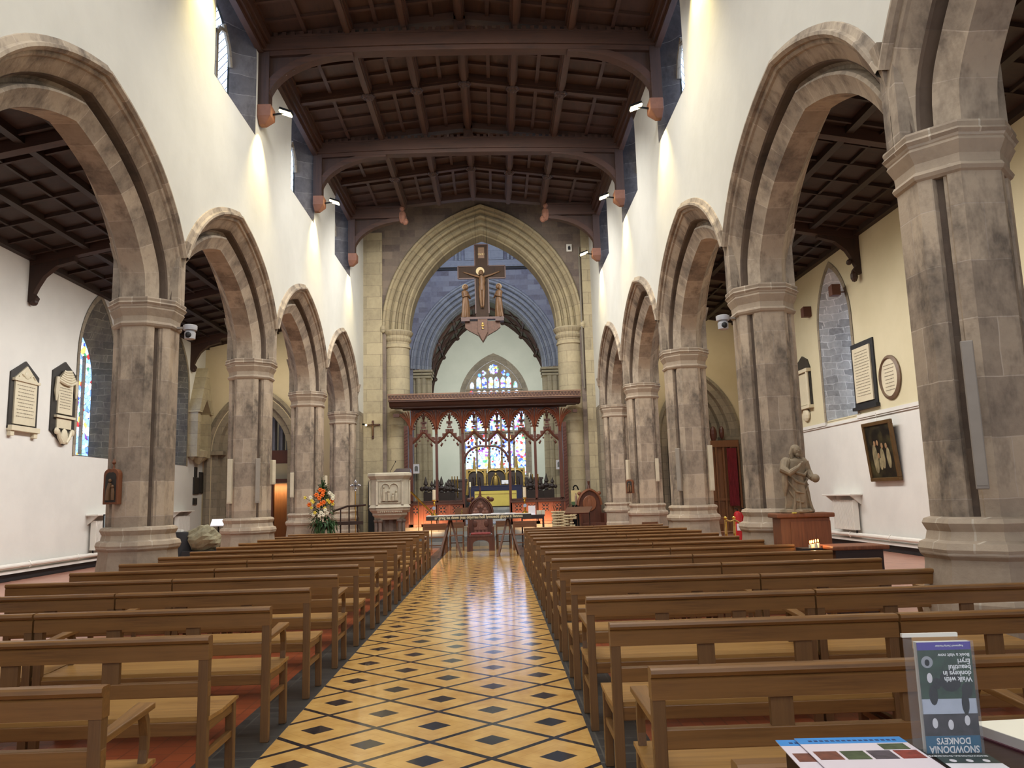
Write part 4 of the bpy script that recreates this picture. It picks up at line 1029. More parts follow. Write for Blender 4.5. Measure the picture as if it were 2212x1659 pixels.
# choir stalls with poppyheads
def poppy(mb, x, y, z, k=1):
    mb.lathe([(.02, 0), (.07*k, .06), (.03*k, .12), (.11*k, .22), (.03*k, .34), (.07*k, .4), (.01, .5*k)], 8, c=(x, y, z), sy=.5)
    for s_ in (-1, 1): mb.ell((x+s_*.11*k, y, z+.2), .07*k, .035, .07*k, 8, 6)
for side, s_ in (('left', -1), ('right', 1)):
    for j, (xx, yy) in enumerate(((2.55, 39.2), (1.85, 39.2))):
        for q in range(2):
            st = thing('choir_stall', f'dark oak choir stall with carved poppyhead ends, {side} side, {"front" if j else "back"} row, {"nearer" if q == 0 else "farther"}', 'stall', (AC+s_*(xx+.15), yy-4+q*5.2, .6), group='choir stalls')
            w = .45; MB().box(-w/2, w/2, 0, .08, 0, 1.25).build('bench_end', STALLW, st); MB().box(-w/2, w/2, 4.4, 4.48, 0, 1.25).build('bench_end', STALLW, st)
            mb = MB(); mb.box(-w/2 if s_ < 0 else w/2-.05, -w/2+.05 if s_ < 0 else w/2, .08, 4.4, 0, 1.1); mb.box(-w/2, w/2, .08, 4.4, .4, .45); mb.build('back_board', STALLW, st)
            
            for px_, py_, pz_, pk_ in ((-.12, .04, 1.22, 1.5), (.14, 4.44, 1.22, 1.4), (.15, .04, 1.18, 1.2)): mb = MB(); poppy(mb, px_, py_, pz_, pk_); mb.build('poppyhead', STALLW, st, smooth=True)
for i, (x, y) in enumerate(((-2.15, 40.5), (2.0, 40.5))):
    l = thing('stall_lamps', f'cluster of thin standing lamp tubes on the {"left" if i == 0 else "right"} choir stalls', 'lamp', (x, y, 1.6)); mb = MB()
    for k in range(3): mb.tube([(.14*k-.14, 0, 0), (.14*k-.14, 0, 1.1)], .025, 8)
    mb.build('tubes', BRASS, l)
for i, (x, y, z) in enumerate(((-3.72, 37.2, 3.05), (2.78, 37.0, 3.1))):
    f = thing('framed_picture', f'small white framed picture on the {["left","right"][i]} pier beyond the screen', 'picture', (x if i == 0 else 2.85, 37.1 if i else 37.2, z-.42), group='pier pictures')
    f.location = ((-3.77, 2.98)[i], 37.1, (2.78, 2.80)[i])
    MB().box(-.155, .155, -.03, 0, 0, .46).build('mount', PAPER, f); mb = MB(); h = two_centre(.08, .08, .28, 5); mb.prism([(-.08, .1)]+[(-x, z) for x, z in h]+[(x, z) for x, z in h[-2::-1]]+[(.08, .1)], -.035, -.03, 'y'); mb.build('print', plain('grey_print', (130, 130, 126), .6, var=.5, scale=12), f)
    mb = MB()
    for a, b, c, d in ((-.17, .17, -.02, .0), (-.17, .17, .45, .47), (-.17, -.15, 0, .46), (.15, .17, 0, .46)): mb.box(a, b, -.045, 0, c, d)
    mb.build('frame', plain('gold_frame', (150, 130, 90), .5), f)

# ---------------------------------------------------------------- chancel screen
YS = 27.15
sc = thing('chancel_screen', 'carved oak chancel screen with ogee tracery and vine cornice', 'screen', (0, YS, 0))
posts = [-2.93, -2.05, -1.14, .47, 1.37, 2.25]
mb = MB(); mb.box(-3.15, 2.5, -.12, .25, .45, .62); mb.box(-1.1, .42, -.2, .3, .44, .46); mb.build('plinth', GSTONE, sc)
for i, x in enumerate(posts):
    w = .088 if 0 < i < 5 else .12
    MB().box(x-w/2, x+w/2, -.06, .06, .6, 4.1).build('post', SCREENW, sc)
for s_, x in ((-1, -3.09), (1, 2.41)):
    mb = MB(); mb.box(x-.075, x+.06, -.1, .1, .6, 4.1)
    for i in range(30): z = .7+.11*i; mb.bar((x-.06, -.11, z), (x+.06, -.11, z+.09), .02, .03)
    mb.build('carved_side_post', SCREENW, sc)
def dado(x0, x1, door=False):
    mb = MB(); mb.box(x0, x1, -.03, .03, .62, 1.36); n = max(2, round((x1-x0)/.44)); w = (x1-x0)/n
    for i in range(n+1): x = x0+w*i; mb.box(x-.035, x+.035, -.06, .03, .62, 1.36)
    mb.box(x0, x1, -.06, .03, .62, .72); mb.build('dado_panel', DADOW, sc)
    mb = MB()
    for i in range(n):
        cx = x0+w*(i+.5)
        for dx in (-.055, .055):
            for dz in (-.055, .055): mb.ell((cx+dx, -.032, 1.18+dz), .035, .006, .035, 8, 4)
        for dx, dz in ((0, .11), (0, -.11), (.11, 0), (-.11, 0), (.1, .1), (-.1, .1), (.1, -.1), (-.1, -.1)): mb.ell((cx+dx, -.032, 1.18+dz), .02, .006, .02, 6, 4)
    mb.build('pierced_quatrefoils', BLACK, sc)
    mb = MB(); mb.box(x0, x1, -.08, .05, 1.36, 1.44)
    k = int((x1-x0)/.07)
    for i in range(k): x = x0+.07*i+.02; mb.bar((x, -.085, 1.445), (x+.04, -.085, 1.48), .03, .02)
    mb.box(x0, x1, -.06, .05, 1.44, 1.50); mb.build('dado_rail', SCREENX, sc)
dado(-3.03, -1.17); dado(.5, 2.35)
mb = MB(); mb.box(-1.1, -.72, -.4, -.36, .5, 1.36) 
# arcading: ribbed pointed heads in each bay
RIBW = wood('coving_rib_oak', (128, 68, 44), (84, 44, 30), 'z', .4)
bays = [(-2.93, -2.05), (-2.05, -1.14), (-1.14, -.335), (-.335, .47), (.47, 1.37), (1.37, 2.25)]
ZS0 = 3.95
for bi, (x0, x1) in enumerate(bays):
    cx = (x0+x1)/2; hw = (x1-x0)/2
    h = two_centre(hw-.04, .60, ZS0, 8)
    mb = MB(); arc_ = [(cx-x, z) for x, z in h]+[(cx+x, z) for x, z in h[-2::-1]]
    mb.prism([(x0, ZS0)]+arc_+[(x1, ZS0), (x1, 4.72), (x0, 4.72)], -.03, .05, 'y'); mb.build('spandrel', SCREENW, sc)
    mb = MB(); mb.tube([(x, -.06, z) for x, z in arc_], .035, 6); mb.tube([(cx+(x-cx)*1.0, -.12, z+.06) for x, z in arc_], .026, 5); mb.build('arch_moulding', RIBW, sc)
    mb = MB()                                       # cusps hanging from the arch
    for i in range(1, len(h)-1, 1):
        for s_ in (-1, 1):
            x, z = h[i]
            px, pz = cx+s_*x*.84, z-.06
            mb.bar((cx+s_*x*.97, 0, z), (px, 0, pz), .03, .022); mb.ell((px, 0, pz), .036, .025, .036, 6, 4)
    mb.build('cusps', SCREENW, sc)
    # ogee canopy
    mb = MB(); za = 3.86; zf = 3.48
    for s_ in (-1, 1):
        P = [(s_*(hw-.03), zf), (s_*hw*.72, zf+.08), (s_*hw*.42, zf+.2), (s_*hw*.18, zf+.34), (0, za)]
        if bi in (2, 3): P = [(s_*(hw-.03), zf+.02), (s_*hw*.6, zf+.12), (s_*hw*.3, zf+.24), (0, za)]
        mb.tube([(cx+a, 0, b) for a, b in P], .048, 6)
        for (a, b) in P[1:-1]:
            mb.cbox(cx+a*1.02, 0, b+.085, .11, .05, .10); mb.cbox(cx+a*1.12, 0, b+.06, .07, .04, .07)
            mb.bar((cx+a*.95, 0, b), (cx+a*.8, 0, b-.09), .02, .015); mb.ell((cx+a*.78, 0, b-.11), .035, .02, .035, 6, 4)
        a, b = P[1]; mb.ell((cx+a*.88, 0, b-.16), .045, .03, .06, 4, 2)
    mb.cbox(cx, 0, za+.04, .09, .05, .1); mb.cbox(cx, 0, za+.16, .17, .05, .06); mb.cbox(cx, 0, za+.26, .10, .05, .1); mb.cbox(cx, 0, za+.33, .21, .05, .08)
    mb.lathe([(.03, 0), (.03, .06), (.055, .14), (.03, .24), (.008, .3)], 8, c=(cx, 0, za+.37)); mb.build('ogee_canopy', SCREENW, sc)
# ribbed coving springing from the posts
RIBW_ = wood('coving_rib_oak', (124, 66, 42), (84, 44, 30), 'z', .4)
for pi_, x in enumerate(posts[:3]+[-.335]+posts[3:]):
    mb = MB()
    for s_ in (-1, 1):
        for k in range(5):
            R_ = (.06, .18, .30, .40, .47)[k]; pts = []
            for t in range(7):
                q = math.radians(13*t); pts.append((x+s_*(R_*(1-math.cos(q))+.02), -.07-.26*(1-math.cos(q))*(1.3-.1*k), ZS0-.16+(.80-.03*k)*math.sin(q)))
            mb.tube(pts, .019, 5)
    mb.build('rib_coving', RIBW, sc)
mb = MB(); mb.prism([(-.04, 4.64), (-.36, 4.68), (-.36, 4.74), (.05, 4.74), (.05, 4.64)], -3.2, 2.5, 'x'); mb.build('coving_board', SCREENX, sc)
mb = MB(); mb.box(-.375, -.295, -.05, .05, 3.3, 4.1); mb.build('post', SCREENW, sc)
# doorway arch
h = two_centre(.77, .56, 2.75, 8); mb = MB(); arc_ = [(-.335-x, z) for x, z in h]+[(-.335+x, z) for x, z in h[-2::-1]]; mb.tube([(x, 0, z) for x, z in arc_], .04, 6)
for i in range(1, 8):
    for s_ in (-1, 1):
        x, z = h[i]; mb.ell((-.335+s_*x*.86, 0, z-.1), .035, .02, .035, 6, 4); mb.bar((-.335+s_*x, 0, z), (-.335+s_*x*.86, 0, z-.1), .03, .015)
        if i in (2, 4, 6): mb.cbox(-.335+s_*(x+.07), 0, z+.09, .1, .04, .1)
mb.bar((-.335, 0, 3.3), (-.335, 0, 3.5), .06, .06); mb.build('door_arch', SCREENW, sc)
# cornice
mb = MB(); mb.prism([(-.40, 4.72), (-.45, 4.76), (-.52, 4.85), (-.6, 4.88), (-.6, 4.92), (.1, 4.92), (.1, 4.72)], -3.62, 2.96, 'x'); mb.box(-3.5, 2.85, -.38, .1, 4.70, 4.73); mb.build('cornice', SCREENX, sc)
mb = MB()
n = 58
for i in range(n):
    x = -3.6+6.5*i/(n-1)
    mb.tube([(x-.05, -.6, 5.12), (x-.045, -.6, 5.03), (x, -.6, 4.985), (x+.045, -.6, 5.03), (x+.05, -.6, 5.12)], .010, 4, False)
    mb.tube([(x-.055, -.6, 4.935), (x, -.6, 4.985), (x+.055, -.6, 4.935)], .010, 4, False)
mb.box(-3.66, 2.98, -.62, -.57, 5.11, 5.15); mb.box(-3.66, 2.98, -.62, -.57, 4.965, 4.935); mb.build('crest', wood('crest_oak', (150, 116, 92), (96, 70, 56), 'x'), sc)
mb = MB(); mb.box(-3.64, 2.96, -.595, -.575, 4.89, 5.10)
mb.build('crest_backing', SCREENX, sc)
mb = MB(); mb.box(-3.5, -3.3, -.35, -.2, 4.38, 4.5); mb.box(2.7, 2.85, -.35, -.2, 4.4, 4.5); mb.build('end_pendant', SCREENX, sc)

# ---------------------------------------------------------------- figures
def robed(mb, h, w=.26, folds=9, lean=0, seed=1, shoulder=.62, amp=.09):
    """one continuous robed body of height h, standing at origin, facing -Y"""
    rnd = random.Random(seed); n = 36
    ph = [rnd.uniform(0, 6.28) for _ in range(4)]
    prof = [(0, .82), (.04, .86), (.15, .80), (.3, .74), (.42, .70), (.52, .66), (.60, .62), (.68, .66), (.76, .72), (.80, .68), (.83, .46), (.85, .22), (.87, .17), (.885, .16)]
    k = len(mb.v)
    for z, r in prof:
        f = max(0, min(1, (.8-z)/.5))
        for j in range(n):
            a = 2*PI*j/n; q = 1+amp*f*(math.sin(folds*a+ph[0]+z*3)+.5*math.sin(5*a+ph[1]-z*6))
            mb.v.append(V((r*w*q*math.cos(a)+lean*math.sin(z*3)*h, r*w*.72*q*math.sin(a)-.02*h*math.sin(z*4), z*h)))
    for i in range(len(prof)-1):
        for j in range(n): a, b = k+i*n+j, k+i*n+(j+1) % n; mb.f.append([a, b, b+n, a+n])
    mb.f.append([k+j for j in range(n)][::-1]); mb.f.append([k+(len(prof)-1)*n+j for j in range(n)])
def head(mb, c, r, hair=True, beard=False):
    x, y, z = c
    mb.ell(c, r*.78, r*.88, r, 14, 10)
    mb.add([(x-.12*r, y-.84*r, z-.12*r), (x+.12*r, y-.84*r, z-.12*r), (x, y-1.12*r, z-.1*r), (x, y-.84*r, z+.25*r)], [(0, 1, 2), (0, 2, 3), (1, 3, 2)])
    for s_ in (-1, 1): mb.ell((x+s_*.3*r, y-.76*r, z+.08*r), .12*r, .08*r, .07*r, 6, 4); mb.ell((x+s_*.78*r, y, z), .1*r, .16*r, .2*r, 6, 4)
    mb.ell((x, y-.8*r, z-.42*r), .22*r, .1*r, .06*r, 8, 4)
    if hair:
        mb.ell((x, y+.18*r, z+.22*r), r*.92, r*.9, r*.92, 12, 8)
        for s_ in (-1, 1): mb.tube([(x+s_*.72*r, y, z+.2*r), (x+s_*.86*r, y+.1*r, z-.4*r), (x+s_*.7*r, y, z-1.1*r)], [.3*r, .32*r, .16*r], 8)
    if beard: mb.ell((x, y-.55*r, z-.72*r), .45*r, .35*r, .42*r, 10, 6)
def arm(mb, pts, r, hand=1.0):
    n = len(pts); mb.tube(pts, [r*(1-.45*i/(n-1)) for i in range(n)], 10)
    p, q = V(pts[-2]), V(pts[-1]); d = (q-p).normalized(); hr = r*.55*hand
    mb.ell(q+d*hr, hr, hr, hr*1.2, 8, 6)
    sd = d.cross(V((0, 0, 1))); sd = sd.normalized() if sd.length > .1 else V((1, 0, 0))
    for i, f in enumerate((-.75, -.25, .25, .75)):
        b = q+d*hr*1.6+sd*hr*f; L = hr*(1.5, 1.9, 1.8, 1.3)[i]; mb.tube([b, b+d*L*.6, b+d*L*.9+V((0, 0, -L*.35))], [hr*.24, hr*.22, hr*.15], 5)
    b = q+d*hr*.6+sd*hr*1.0; mb.tube([b, b+sd*hr*.6+d*hr*.5], [hr*.26, hr*.18], 5)
# rood: cross, figures
r = thing('hanging_rood', 'dark oak hanging crucifix beam with three carved figures and a chalice panel', 'crucifix', (AC, 27.0, 7.0))
L = lambda z: z-7.0
mb = MB(); mb.box(-.235, .235, -.05, .05, L(7.84), L(10.52)); mb.box(-.84, -.235, -.05, .05, L(9.28), L(9.73)); mb.box(.235, .84, -.05, .05, L(9.28), L(9.73)); mb.build('cross', ROODW, r)
mb = MB()
for s_ in (-1, 1):
    for z0, z1 in ((8.0, 9.28), (9.73, 10.52)): mb.box(s_*.235-.02, s_*.235+.02, -.08, -.05, L(z0), L(z1))
    mb.box(s_*.84-.02, s_*.84+.02, -.08, -.05, L(9.28), L(9.73))
    for z in (9.28, 9.73): a, b = sorted((s_*.235, s_*.84)); mb.box(a, b, -.08, -.05, L(z)-.02, L(z)+.02)
mb.box(-.235, .235, -.08, -.05, L(10.5), L(10.54)); mb.build('cross_border', SCREENX, r)
mb = MB(); mb.box(-.11, .11, -.07, -.05, L(10.02), L(10.42)); mb.build('title_board', wood('title_board_wood', (120, 86, 50), (90, 62, 38), 'x'), r)
text('I N R I', .085, T(0, -.075, L(10.14)) @ RX(PI/2), plain('pale_gold_paint', (210, 184, 120), .5), r, 'title_lettering')
fg = MB()
fg.tube([(0, -.12, L(9.33)), (.01, -.13, L(9.15)), (.0, -.12, L(8.98)), (.0, -.12, L(8.86))], [.10, .125, .095, .11], 14)   # chest to hips
fg.tube([(0, -.12, L(9.30)), (-.01, -.14, L(9.42))], .04, 8)
head(fg, (-.02, -.17, L(9.47)), .085, True, True)
for s_ in (-1, 1):
    arm(fg, [(s_*.09, -.12, L(9.32)), (s_*.32, -.10, L(9.39)), (s_*.60, -.08, L(9.50))], .043)
    fg.tube([(s_*.055, -.13, L(8.87)), (s_*.05, -.18, L(8.58)), (s_*.04, -.12, L(8.30)), (s_*.03, -.13, L(8.24)), (s_*.03, -.18, L(8.20))], [.065, .052, .036, .03, .022], 10)
fg.lathe([(.12, 0), (.125, .08), (.11, .17)], 16, c=(0, -.12, L(8.82)), sy=.85)
fg.build('crucified_figure', ROODF, r, smooth=True)
mb = MB(); mb.lathe([(.15, 0), (.15, .02), (.11, .022)], 20); mb.xf(0, T(-.05, -.06, L(9.54)) @ RX(PI/2)); mb.build('halo', plain('cream_halo', (206, 184, 134), .5), r)
for s_, nm in ((-1, 'a'), (1, 'b')):
    f = MB(); robed(f, 1.18, .19, 8, 0, 3+s_); head(f, (0, -.05, 1.10), .085)
    arm(f, [(-.12, 0, .90), (-.16, -.08, .72), (-.02, -.17, .78)], .04); arm(f, [(.12, 0, .90), (.16, -.08, .70), (.03, -.17, .76)], .04)
    f.xf(0, T(s_*.60, -.05, L(7.86)) @ RZ(-s_*.7)); f.build('mourning_figure', ROODF, r, smooth=True)
    mb = MB(); mb.lathe([(.11, 0), (.11, .02)], 18); mb.xf(0, T(s_*.60, .06, L(9.0)) @ RX(PI/2)); mb.build('halo', plain('dull_halo', (150, 120, 76), .5), r)
mb = MB(); mb.box(-.76, .76, -.16, .1, L(7.78), L(7.86))
for s_ in (-1, 1): mb.box(s_*.60-.15, s_*.60+.15, -.2, .12, L(7.70), L(7.80))
mb.build('platform', SCREENX, r)
mb = MB(); mb.prism([(-.62, L(7.72)), (.62, L(7.72)), (.62, L(7.5)), (.5, L(7.4)), (.15, L(7.2)), (.0, L(6.96)), (-.15, L(7.2)), (-.5, L(7.4)), (-.62, L(7.5))], -.06, .08, 'y'); mb.box(-.17, .17, -.14, .0, L(7.32), L(7.78)); mb.prism([(-.17, L(7.32)), (.17, L(7.32)), (0, L(6.98))], -.14, -.05, 'y')
mb.build('bracket_panel', plain('rood_bracket_wood', (100, 68, 50), .6, var=.4, scale=14), r)
mb = MB(); mb.lathe([(.055, .0), (.045, .015), (.012, .03), (.012, .07), (.02, .085), (.05, .10), (.065, .15), (.06, .15)], 14, sy=.3); mb.ell((0, 0, .20), .04, .012, .04, 12, 6); mb.xf(0, T(0, -.155, L(7.42))); mb.build('chalice_emblem', GOLD, r)
mb = MB(); mb.tube([(-.2, 0, L(10.5)), (-.2, 0, L(11.6))], .008, 4); mb.tube([(.2, 0, L(10.5)), (.2, 0, L(11.6))], .008, 4); mb.build('suspension_wires', BLKMET, r)

# statue on pedestal by the right pier
p = thing('statue_pedestal', 'oak-faced pedestal block carrying the stone statue', 'pedestal', (4.10, 10.64, 0), math.radians(-2))
MB().box(-.33, .33, -.17, .17, 0, 1.165).build('body', PEDW, p, bevel=.01); MB().box(-.385, .385, -.22, .20, 1.165, 1.225).build('top', PEDW, p, bevel=.016); MB().box(-.20, .33, -.18, -.165, .1, 1.12).build('panel', PEDW, p)
s = thing('robed_statue', 'weathered stone statue of a bearded robed person holding a sphere', 'statue', (4.06, 10.62, 1.225), math.radians(14)); s.scale = (.74, .74, .76)
f = MB(); robed(f, 1.16, .28, 7, .012, 5, amp=.13)
head(f, (.02, -.06, 1.10), .10, True, True)
for s_ in (-1, 1): f.ell((s_*.17, -.01, .89), .10, .10, .10, 12, 8)
for s_ in (-1, 1): f.tube([(.02+s_*.075, -.06, 1.14), (.02+s_*.105, -.05, 1.04), (.02+s_*.10, -.06, .95)], [.035, .04, .02], 8)
f.tube([(-.2, -.02, .90), (-.27, -.08, .76), (-.24, -.2, .70), (-.1, -.24, .79)], [.085, .085, .06, .045], 10); arm(f, [(-.16, -.23, .75), (-.09, -.25, .80), (-.03, -.25, .86)], .04)
f.tube([(.2, -.02, .90), (.25, -.02, .74), (.26, -.1, .64), (.24, -.18, .60)], [.085, .08, .065, .05], 10); arm(f, [(.26, -.12, .63), (.25, -.18, .6), (.24, -.21, .59)], .05)
for (a, b, c, d) in (((-.19, .80), (-.06, .70), (.08, .66), (.20, .74)), ((-.20, .70), (-.08, .56), (.06, .50), (.22, .62)), ((-.21, .56), (-.10, .38), (.04, .34), (.20, .50)), ((-.20, .40), (-.12, .22), (.0, .18), (.14, .30))):
    f.tube([(a[0], -.08, a[1]), (b[0], -.155, b[1]), (c[0], -.17, c[1]), (d[0], -.10, d[1])], [.012, .026, .028, .012], 8)
for xx in (-.12, -.04, .05, .13): f.tube([(xx, -.13, .40), (xx*1.25, -.165, .2), (xx*1.5, -.17, .04)], [.01, .022, .03], 7)
f.tube([(-.24, -.05, .72), (-.26, -.06, .5), (-.26, -.04, .3)], [.05, .06, .02], 8)
for s_ in (-1, 1): f.ell((s_*.1, -.2, .03), .05, .1, .035, 8, 6)
f.build('figure', STATUE, s, smooth=True)
MB().ell((.25, -.25, .60), .075, .075, .075, 16, 10).build('sphere', STATUE, s, smooth=True)
MB().lathe([(.30, -.001), (.32, .02), (.31, .06), (.27, .075)], 8, sy=.85, rot=PI/8).build('plinth', STATUE, s)
c = thing('yellow_flower', 'small yellow flower lying on the statue plinth', 'flower', (3.95, 10.45, 1.225)); mb = MB()
for k in range(6): mb.ell((.02*math.cos(k), .02*math.sin(k), .005), .015, .015, .008, 6, 4)
mb.build('petals', YELLOW, c)
# kneeler / stool with candle tray
st = thing('low_bench', 'dark wooden low bench beside the statue pedestal', 'bench', (4.34, 9.72, 0), 0)
MB().box(-.33, .36, -.26, .24, .80, .85).build('top', PEDW, st, bevel=.015); mb = MB(); mb.box(-.28, .30, -.2, .2, .0, .80); mb.build('body', TABLEW, st)
tr = thing('votive_candle_tray', 'black tray of lit votive candles in front of the statue', 'candle tray', (3.86, 9.80, 0)); mb = MB(); mb.box(-.13, .12, -.11, .11, .76, .82); mb.build('tray', BLACK, tr); mb = MB()
for a in (-.1, .09):
    for b in (-.08, .08): mb.tube([(a, b, 0), (a, b, .77)], .012, 6)
mb.build('leg', BLKMET, tr)
for i, (x, y) in enumerate(((3.85, 9.75), (3.91, 9.72), (3.93, 9.84), (3.96, 9.77), (3.89, 9.80))): candle(x, y, .82, .018, .04+.015*(i % 2), 'small lit votive candle on the black tray', 0, 'lit votive candles', None, True)
l = bpy.data.lights.new('votive', 'POINT'); l.energy = 4; l.color = (1, .5, .2); l.shadow_soft_size = .02; o = bpy.data.objects.new('votive_glow', l); COL.objects.link(o); o.location = (3.9, 9.74, .95)

# ---------------------------------------------------------------- pews
PW = 1.56; RG = 1.117; Y1 = 3.20
def pew_parts(arms):
    """origin at floor under the middle of the rear legs; pew faces +Y"""
    root = thing('oak_pew', 'x', 'pew'); h = PW/2-.004
    def add(mb, nm, mat, bev=.004): o = mb.build(nm, mat, root, bevel=bev); return o
    prof = [(-.030, .742), (-.030, .815), (-.022, .822), (-.034, .828), (-.040, .842), (-.036, .856), (-.024, .862), (.020, .862), (.030, .855), (.032, .742)]
    mb = MB(); mb.prism(prof, -h, h, 'x'); add(mb, 'top_rail', OAKX, 0)
    mb = MB(); mb.box(-h, h, -.022, .022, .555, .63); add(mb, 'back_rail', OAKX)
    for x in (-.262, .262): mb = MB(); mb.box(x-.045, x+.045, -.014, .014, .628, .744); add(mb, 'back_splat', OAKZ, .002)
    for x in (-h+.028, h-.028):
        mb = MB(); mb.prism([(-.026, .745), (.026, .745), (.022, .44), (.018, 0), (-.028, 0), (-.024, .44)], x-.026, x+.026, 'x'); add(mb, 'rear_leg', OAKZ)
        top = .44
        mb = MB(); mb.box(x-.024, x+.024, .405, .45, 0, top); add(mb, 'front_leg', OAKZ)
        mb = MB(); mb.box(x-.016, x+.016, .02, .41, .235, .27); add(mb, 'stretcher', OAKY, .003)
        mb = MB(); mb.box(x-.016, x+.016, .02, .41, .37, .43); add(mb, 'side_rail', OAKY, .003)
        if arms:
            a = MB(); s_ = 1 if x > 0 else -1
            pl = [(x-.03, .02), (x+.03, .02), (x+.04+.0, .42), (x-.04, .42)]
            a.add([(x-.022, .015, .665), (x+.022, .015, .665), (x+.04, .43, .695), (x-.04, .43, .695), (x-.022, .015, .635), (x+.022, .015, .635), (x+.04, .43, .668), (x-.04, .43, .668)],
                  [(0, 1, 2, 3), (7, 6, 5, 4), (0, 4, 5, 1), (2, 6, 7, 3), (1, 5, 6, 2), (0, 3, 7, 4)])
            ar = add(a, 'armrest', OAKY, .005)
            b = MB(); pts = [(.40, .67), (.425, .62), (.435, .56), (.43, .5), (.41, .44)]; pin = [(y-.04+.006*i, z) for i, (y, z) in enumerate(pts)]
            b.prism(pts+pin[::-1], x-.018, x+.018, 'x'); o = b.build('arm_support', OAKZ, ar)
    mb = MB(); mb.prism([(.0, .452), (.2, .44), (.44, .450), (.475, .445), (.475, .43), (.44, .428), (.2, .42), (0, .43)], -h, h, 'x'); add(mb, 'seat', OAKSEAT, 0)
    mb = MB(); mb.box(-h+.05, h-.05, .41, .43, .35, .43); add(mb, 'front_rail', OAKX); 
    mb = MB(); mb.box(-h+.05, h-.05, -.012, .012, .36, .43); add(mb, 'rear_rail', OAKX)
    return root
PA = pew_parts(True); PB = pew_parts(False)
KIDS = {}
for o in bpy.data.objects:
    if o.parent: KIDS.setdefault(o.parent.name, []).append(o)
for o in bpy.data.objects: KIDS.setdefault(o.name, [])
num = ['nearest', 'second', 'third', 'fourth', 'fifth', 'sixth', 'seventh', 'eighth', 'ninth', 'tenth', 'eleventh', 'twelfth', 'thirteenth', 'fourteenth', 'fifteenth']
usedA = usedB = False
for side, xa, s in (('left', -1.53, -1), ('right', .579, 1)):
    for k in range(1 if side == 'left' else 0, 15):
        for u in (0, 1):
            x = xa+s*PW*(u+.5)+s*.005*u; y = Y1+RG*(k-1)
            armed = (k % 2 == 1) if u == 0 else (k % 4 == 0)
            if k == 0: armed = False
            if k == 0 and u == 1: continue
            src = PA if armed else PB
            if armed and not usedA: o = PA; usedA = True
            elif not armed and not usedB: o = PB; usedB = True
            else: o = copy_tree(src)
            o.location = (x, y, 0)
            idx = k-1 if side == 'left' else k
            tag(o, f'oak pew {"with curved armrests" if armed else "without armrests"}, {side} block, {num[idx]} row from the display table, ' + ('aisle end' if u == 0 else 'outer end'), 'pew', f'oak pews of the {side} block')
KIDS = {}

# ---------------------------------------------------------------- sanctuary furniture
tt = thing('trestle_table', 'long narrow table on two A-frame trestles with a lettered dark edge', 'table', (-.5, 21.45, 0))
MB().box(-1.40, 1.40, -.3, .3, 1.06, 1.115).build('tabletop', plain('white_cloth', (224, 220, 214), .7, var=.05), tt)
eb = MB().box(-1.405, 1.405, -.32, -.3, .985, 1.095); eb = eb.build('lettered_edge', SLATE, tt)
text('ar graig las dawn jnas ddyrnau holl lynnoedd gloyw n llannau', .105, T(0, -.322, 1.018) @ RX(PI/2), plain('cream_lettering', (214, 204, 168), .6, var=.02), eb, 'lettering', .002, sx=.92)
for x in (-.78, .78):
    for s_ in (-1, 1):
        mb = MB(); mb.bar((x+.0, s_*.03-.25*0, 1.04), (x+s_*.30, -.38 if s_ < 0 else -.30, 0.0), .05, .035, up=(0, 1, 0)); mb.build('leg', TREST, tt)
        mb = MB(); mb.bar((x, .05, 1.04), (x+s_*.26, .42, 0.0), .05, .035, up=(0, 1, 0)); mb.build('leg', TREST, tt)
    MB().box(x-.12, x+.12, -.28, .28, 1.02, 1.06).build('bearer', TREST, tt)
for i, x in enumerate((-1.73, .72)):
    candle(x+.03, 21.35, 1.115, .044, .27, f'white candle in a brass candlestick at the {["left","right"][i]} end of the trestle table', .42, 'trestle table candles')
    o = MB(); o.lathe([(.045, 0), (.05, .01), (.045, .02)], 14); o.xf(0, RX(PI/2)); o = o.build('round_badge', SILVER, loc=(x+.03, 21.25, 1.32)); o.parent = [q for q in bpy.data.objects if q.name.startswith('candle') and q.parent is None and abs(q.location.x-(x+.03)) < .01 and abs(q.location.y-21.35) < .01][0]; o.location = (0, -.05, .2)
for i, (x, w) in enumerate(((-.55, .3), (-.05, .26), (.35, .3))):
    o = MB(); o.box(-w/2, w/2, -.1, .1, 0, .008); o.box(-w/2+.01, w/2-.02, -.09, .1, .008, .014); o = o.build('paper_sheets', PAPER, loc=(x, 21.4, 1.116)); tag(o, f'loose white papers lying on the trestle table, {["left","middle","right"][i]} pile', 'papers', 'papers on the trestle table')
# throne
th = thing('carved_throne', 'tall carved oak throne chair with red seat cushion facing down the aisle', 'chair', (-.51, 23.75, 0))
h = two_centre(.365, .47, 1.10, 8)
op = [(-.365, .5)]+[(-x, z) for x, z in h]+[(x, z) for x, z in h[-2::-1]]+[(.365, .5)]
mb = MB(); mb.prism(op, .20, .26, 'y'); mb.tube([(-.02, .22, 1.54), (0, .22, 1.66), (0, .22, 1.78), (0, .22, 1.92)], [.07, .035, .02, .008], 8); mb.build('backrest', THRONE, th)
mb = MB(); mb.tube([(x, .19, z) for x, z in op[1:-1]], .035, 6); mb.tube([(x*.82, .19, z-.03) for x, z in op[1:-1]], .02, 6)
for s_ in (-1, 1):
    mb.ell((s_*.33, .20, 1.50), .09, .04, .07, 8, 6); mb.ell((s_*.24, .2, 1.55), .05, .04, .05, 8, 6)
mb.build('back_moulding', THRONE, th)
mb = MB()
for (x, z) in ((0, 1.33), (-.14, 1.15), (.14, 1.15)):
    for k in range(3): a = PI/2+k*2*PI/3; mb.ell((x+.055*math.cos(a), .195, z+.055*math.sin(a)), .055, .012, .055, 10, 5)
mb.box(-.2, .2, .19, .2, .6, .9)
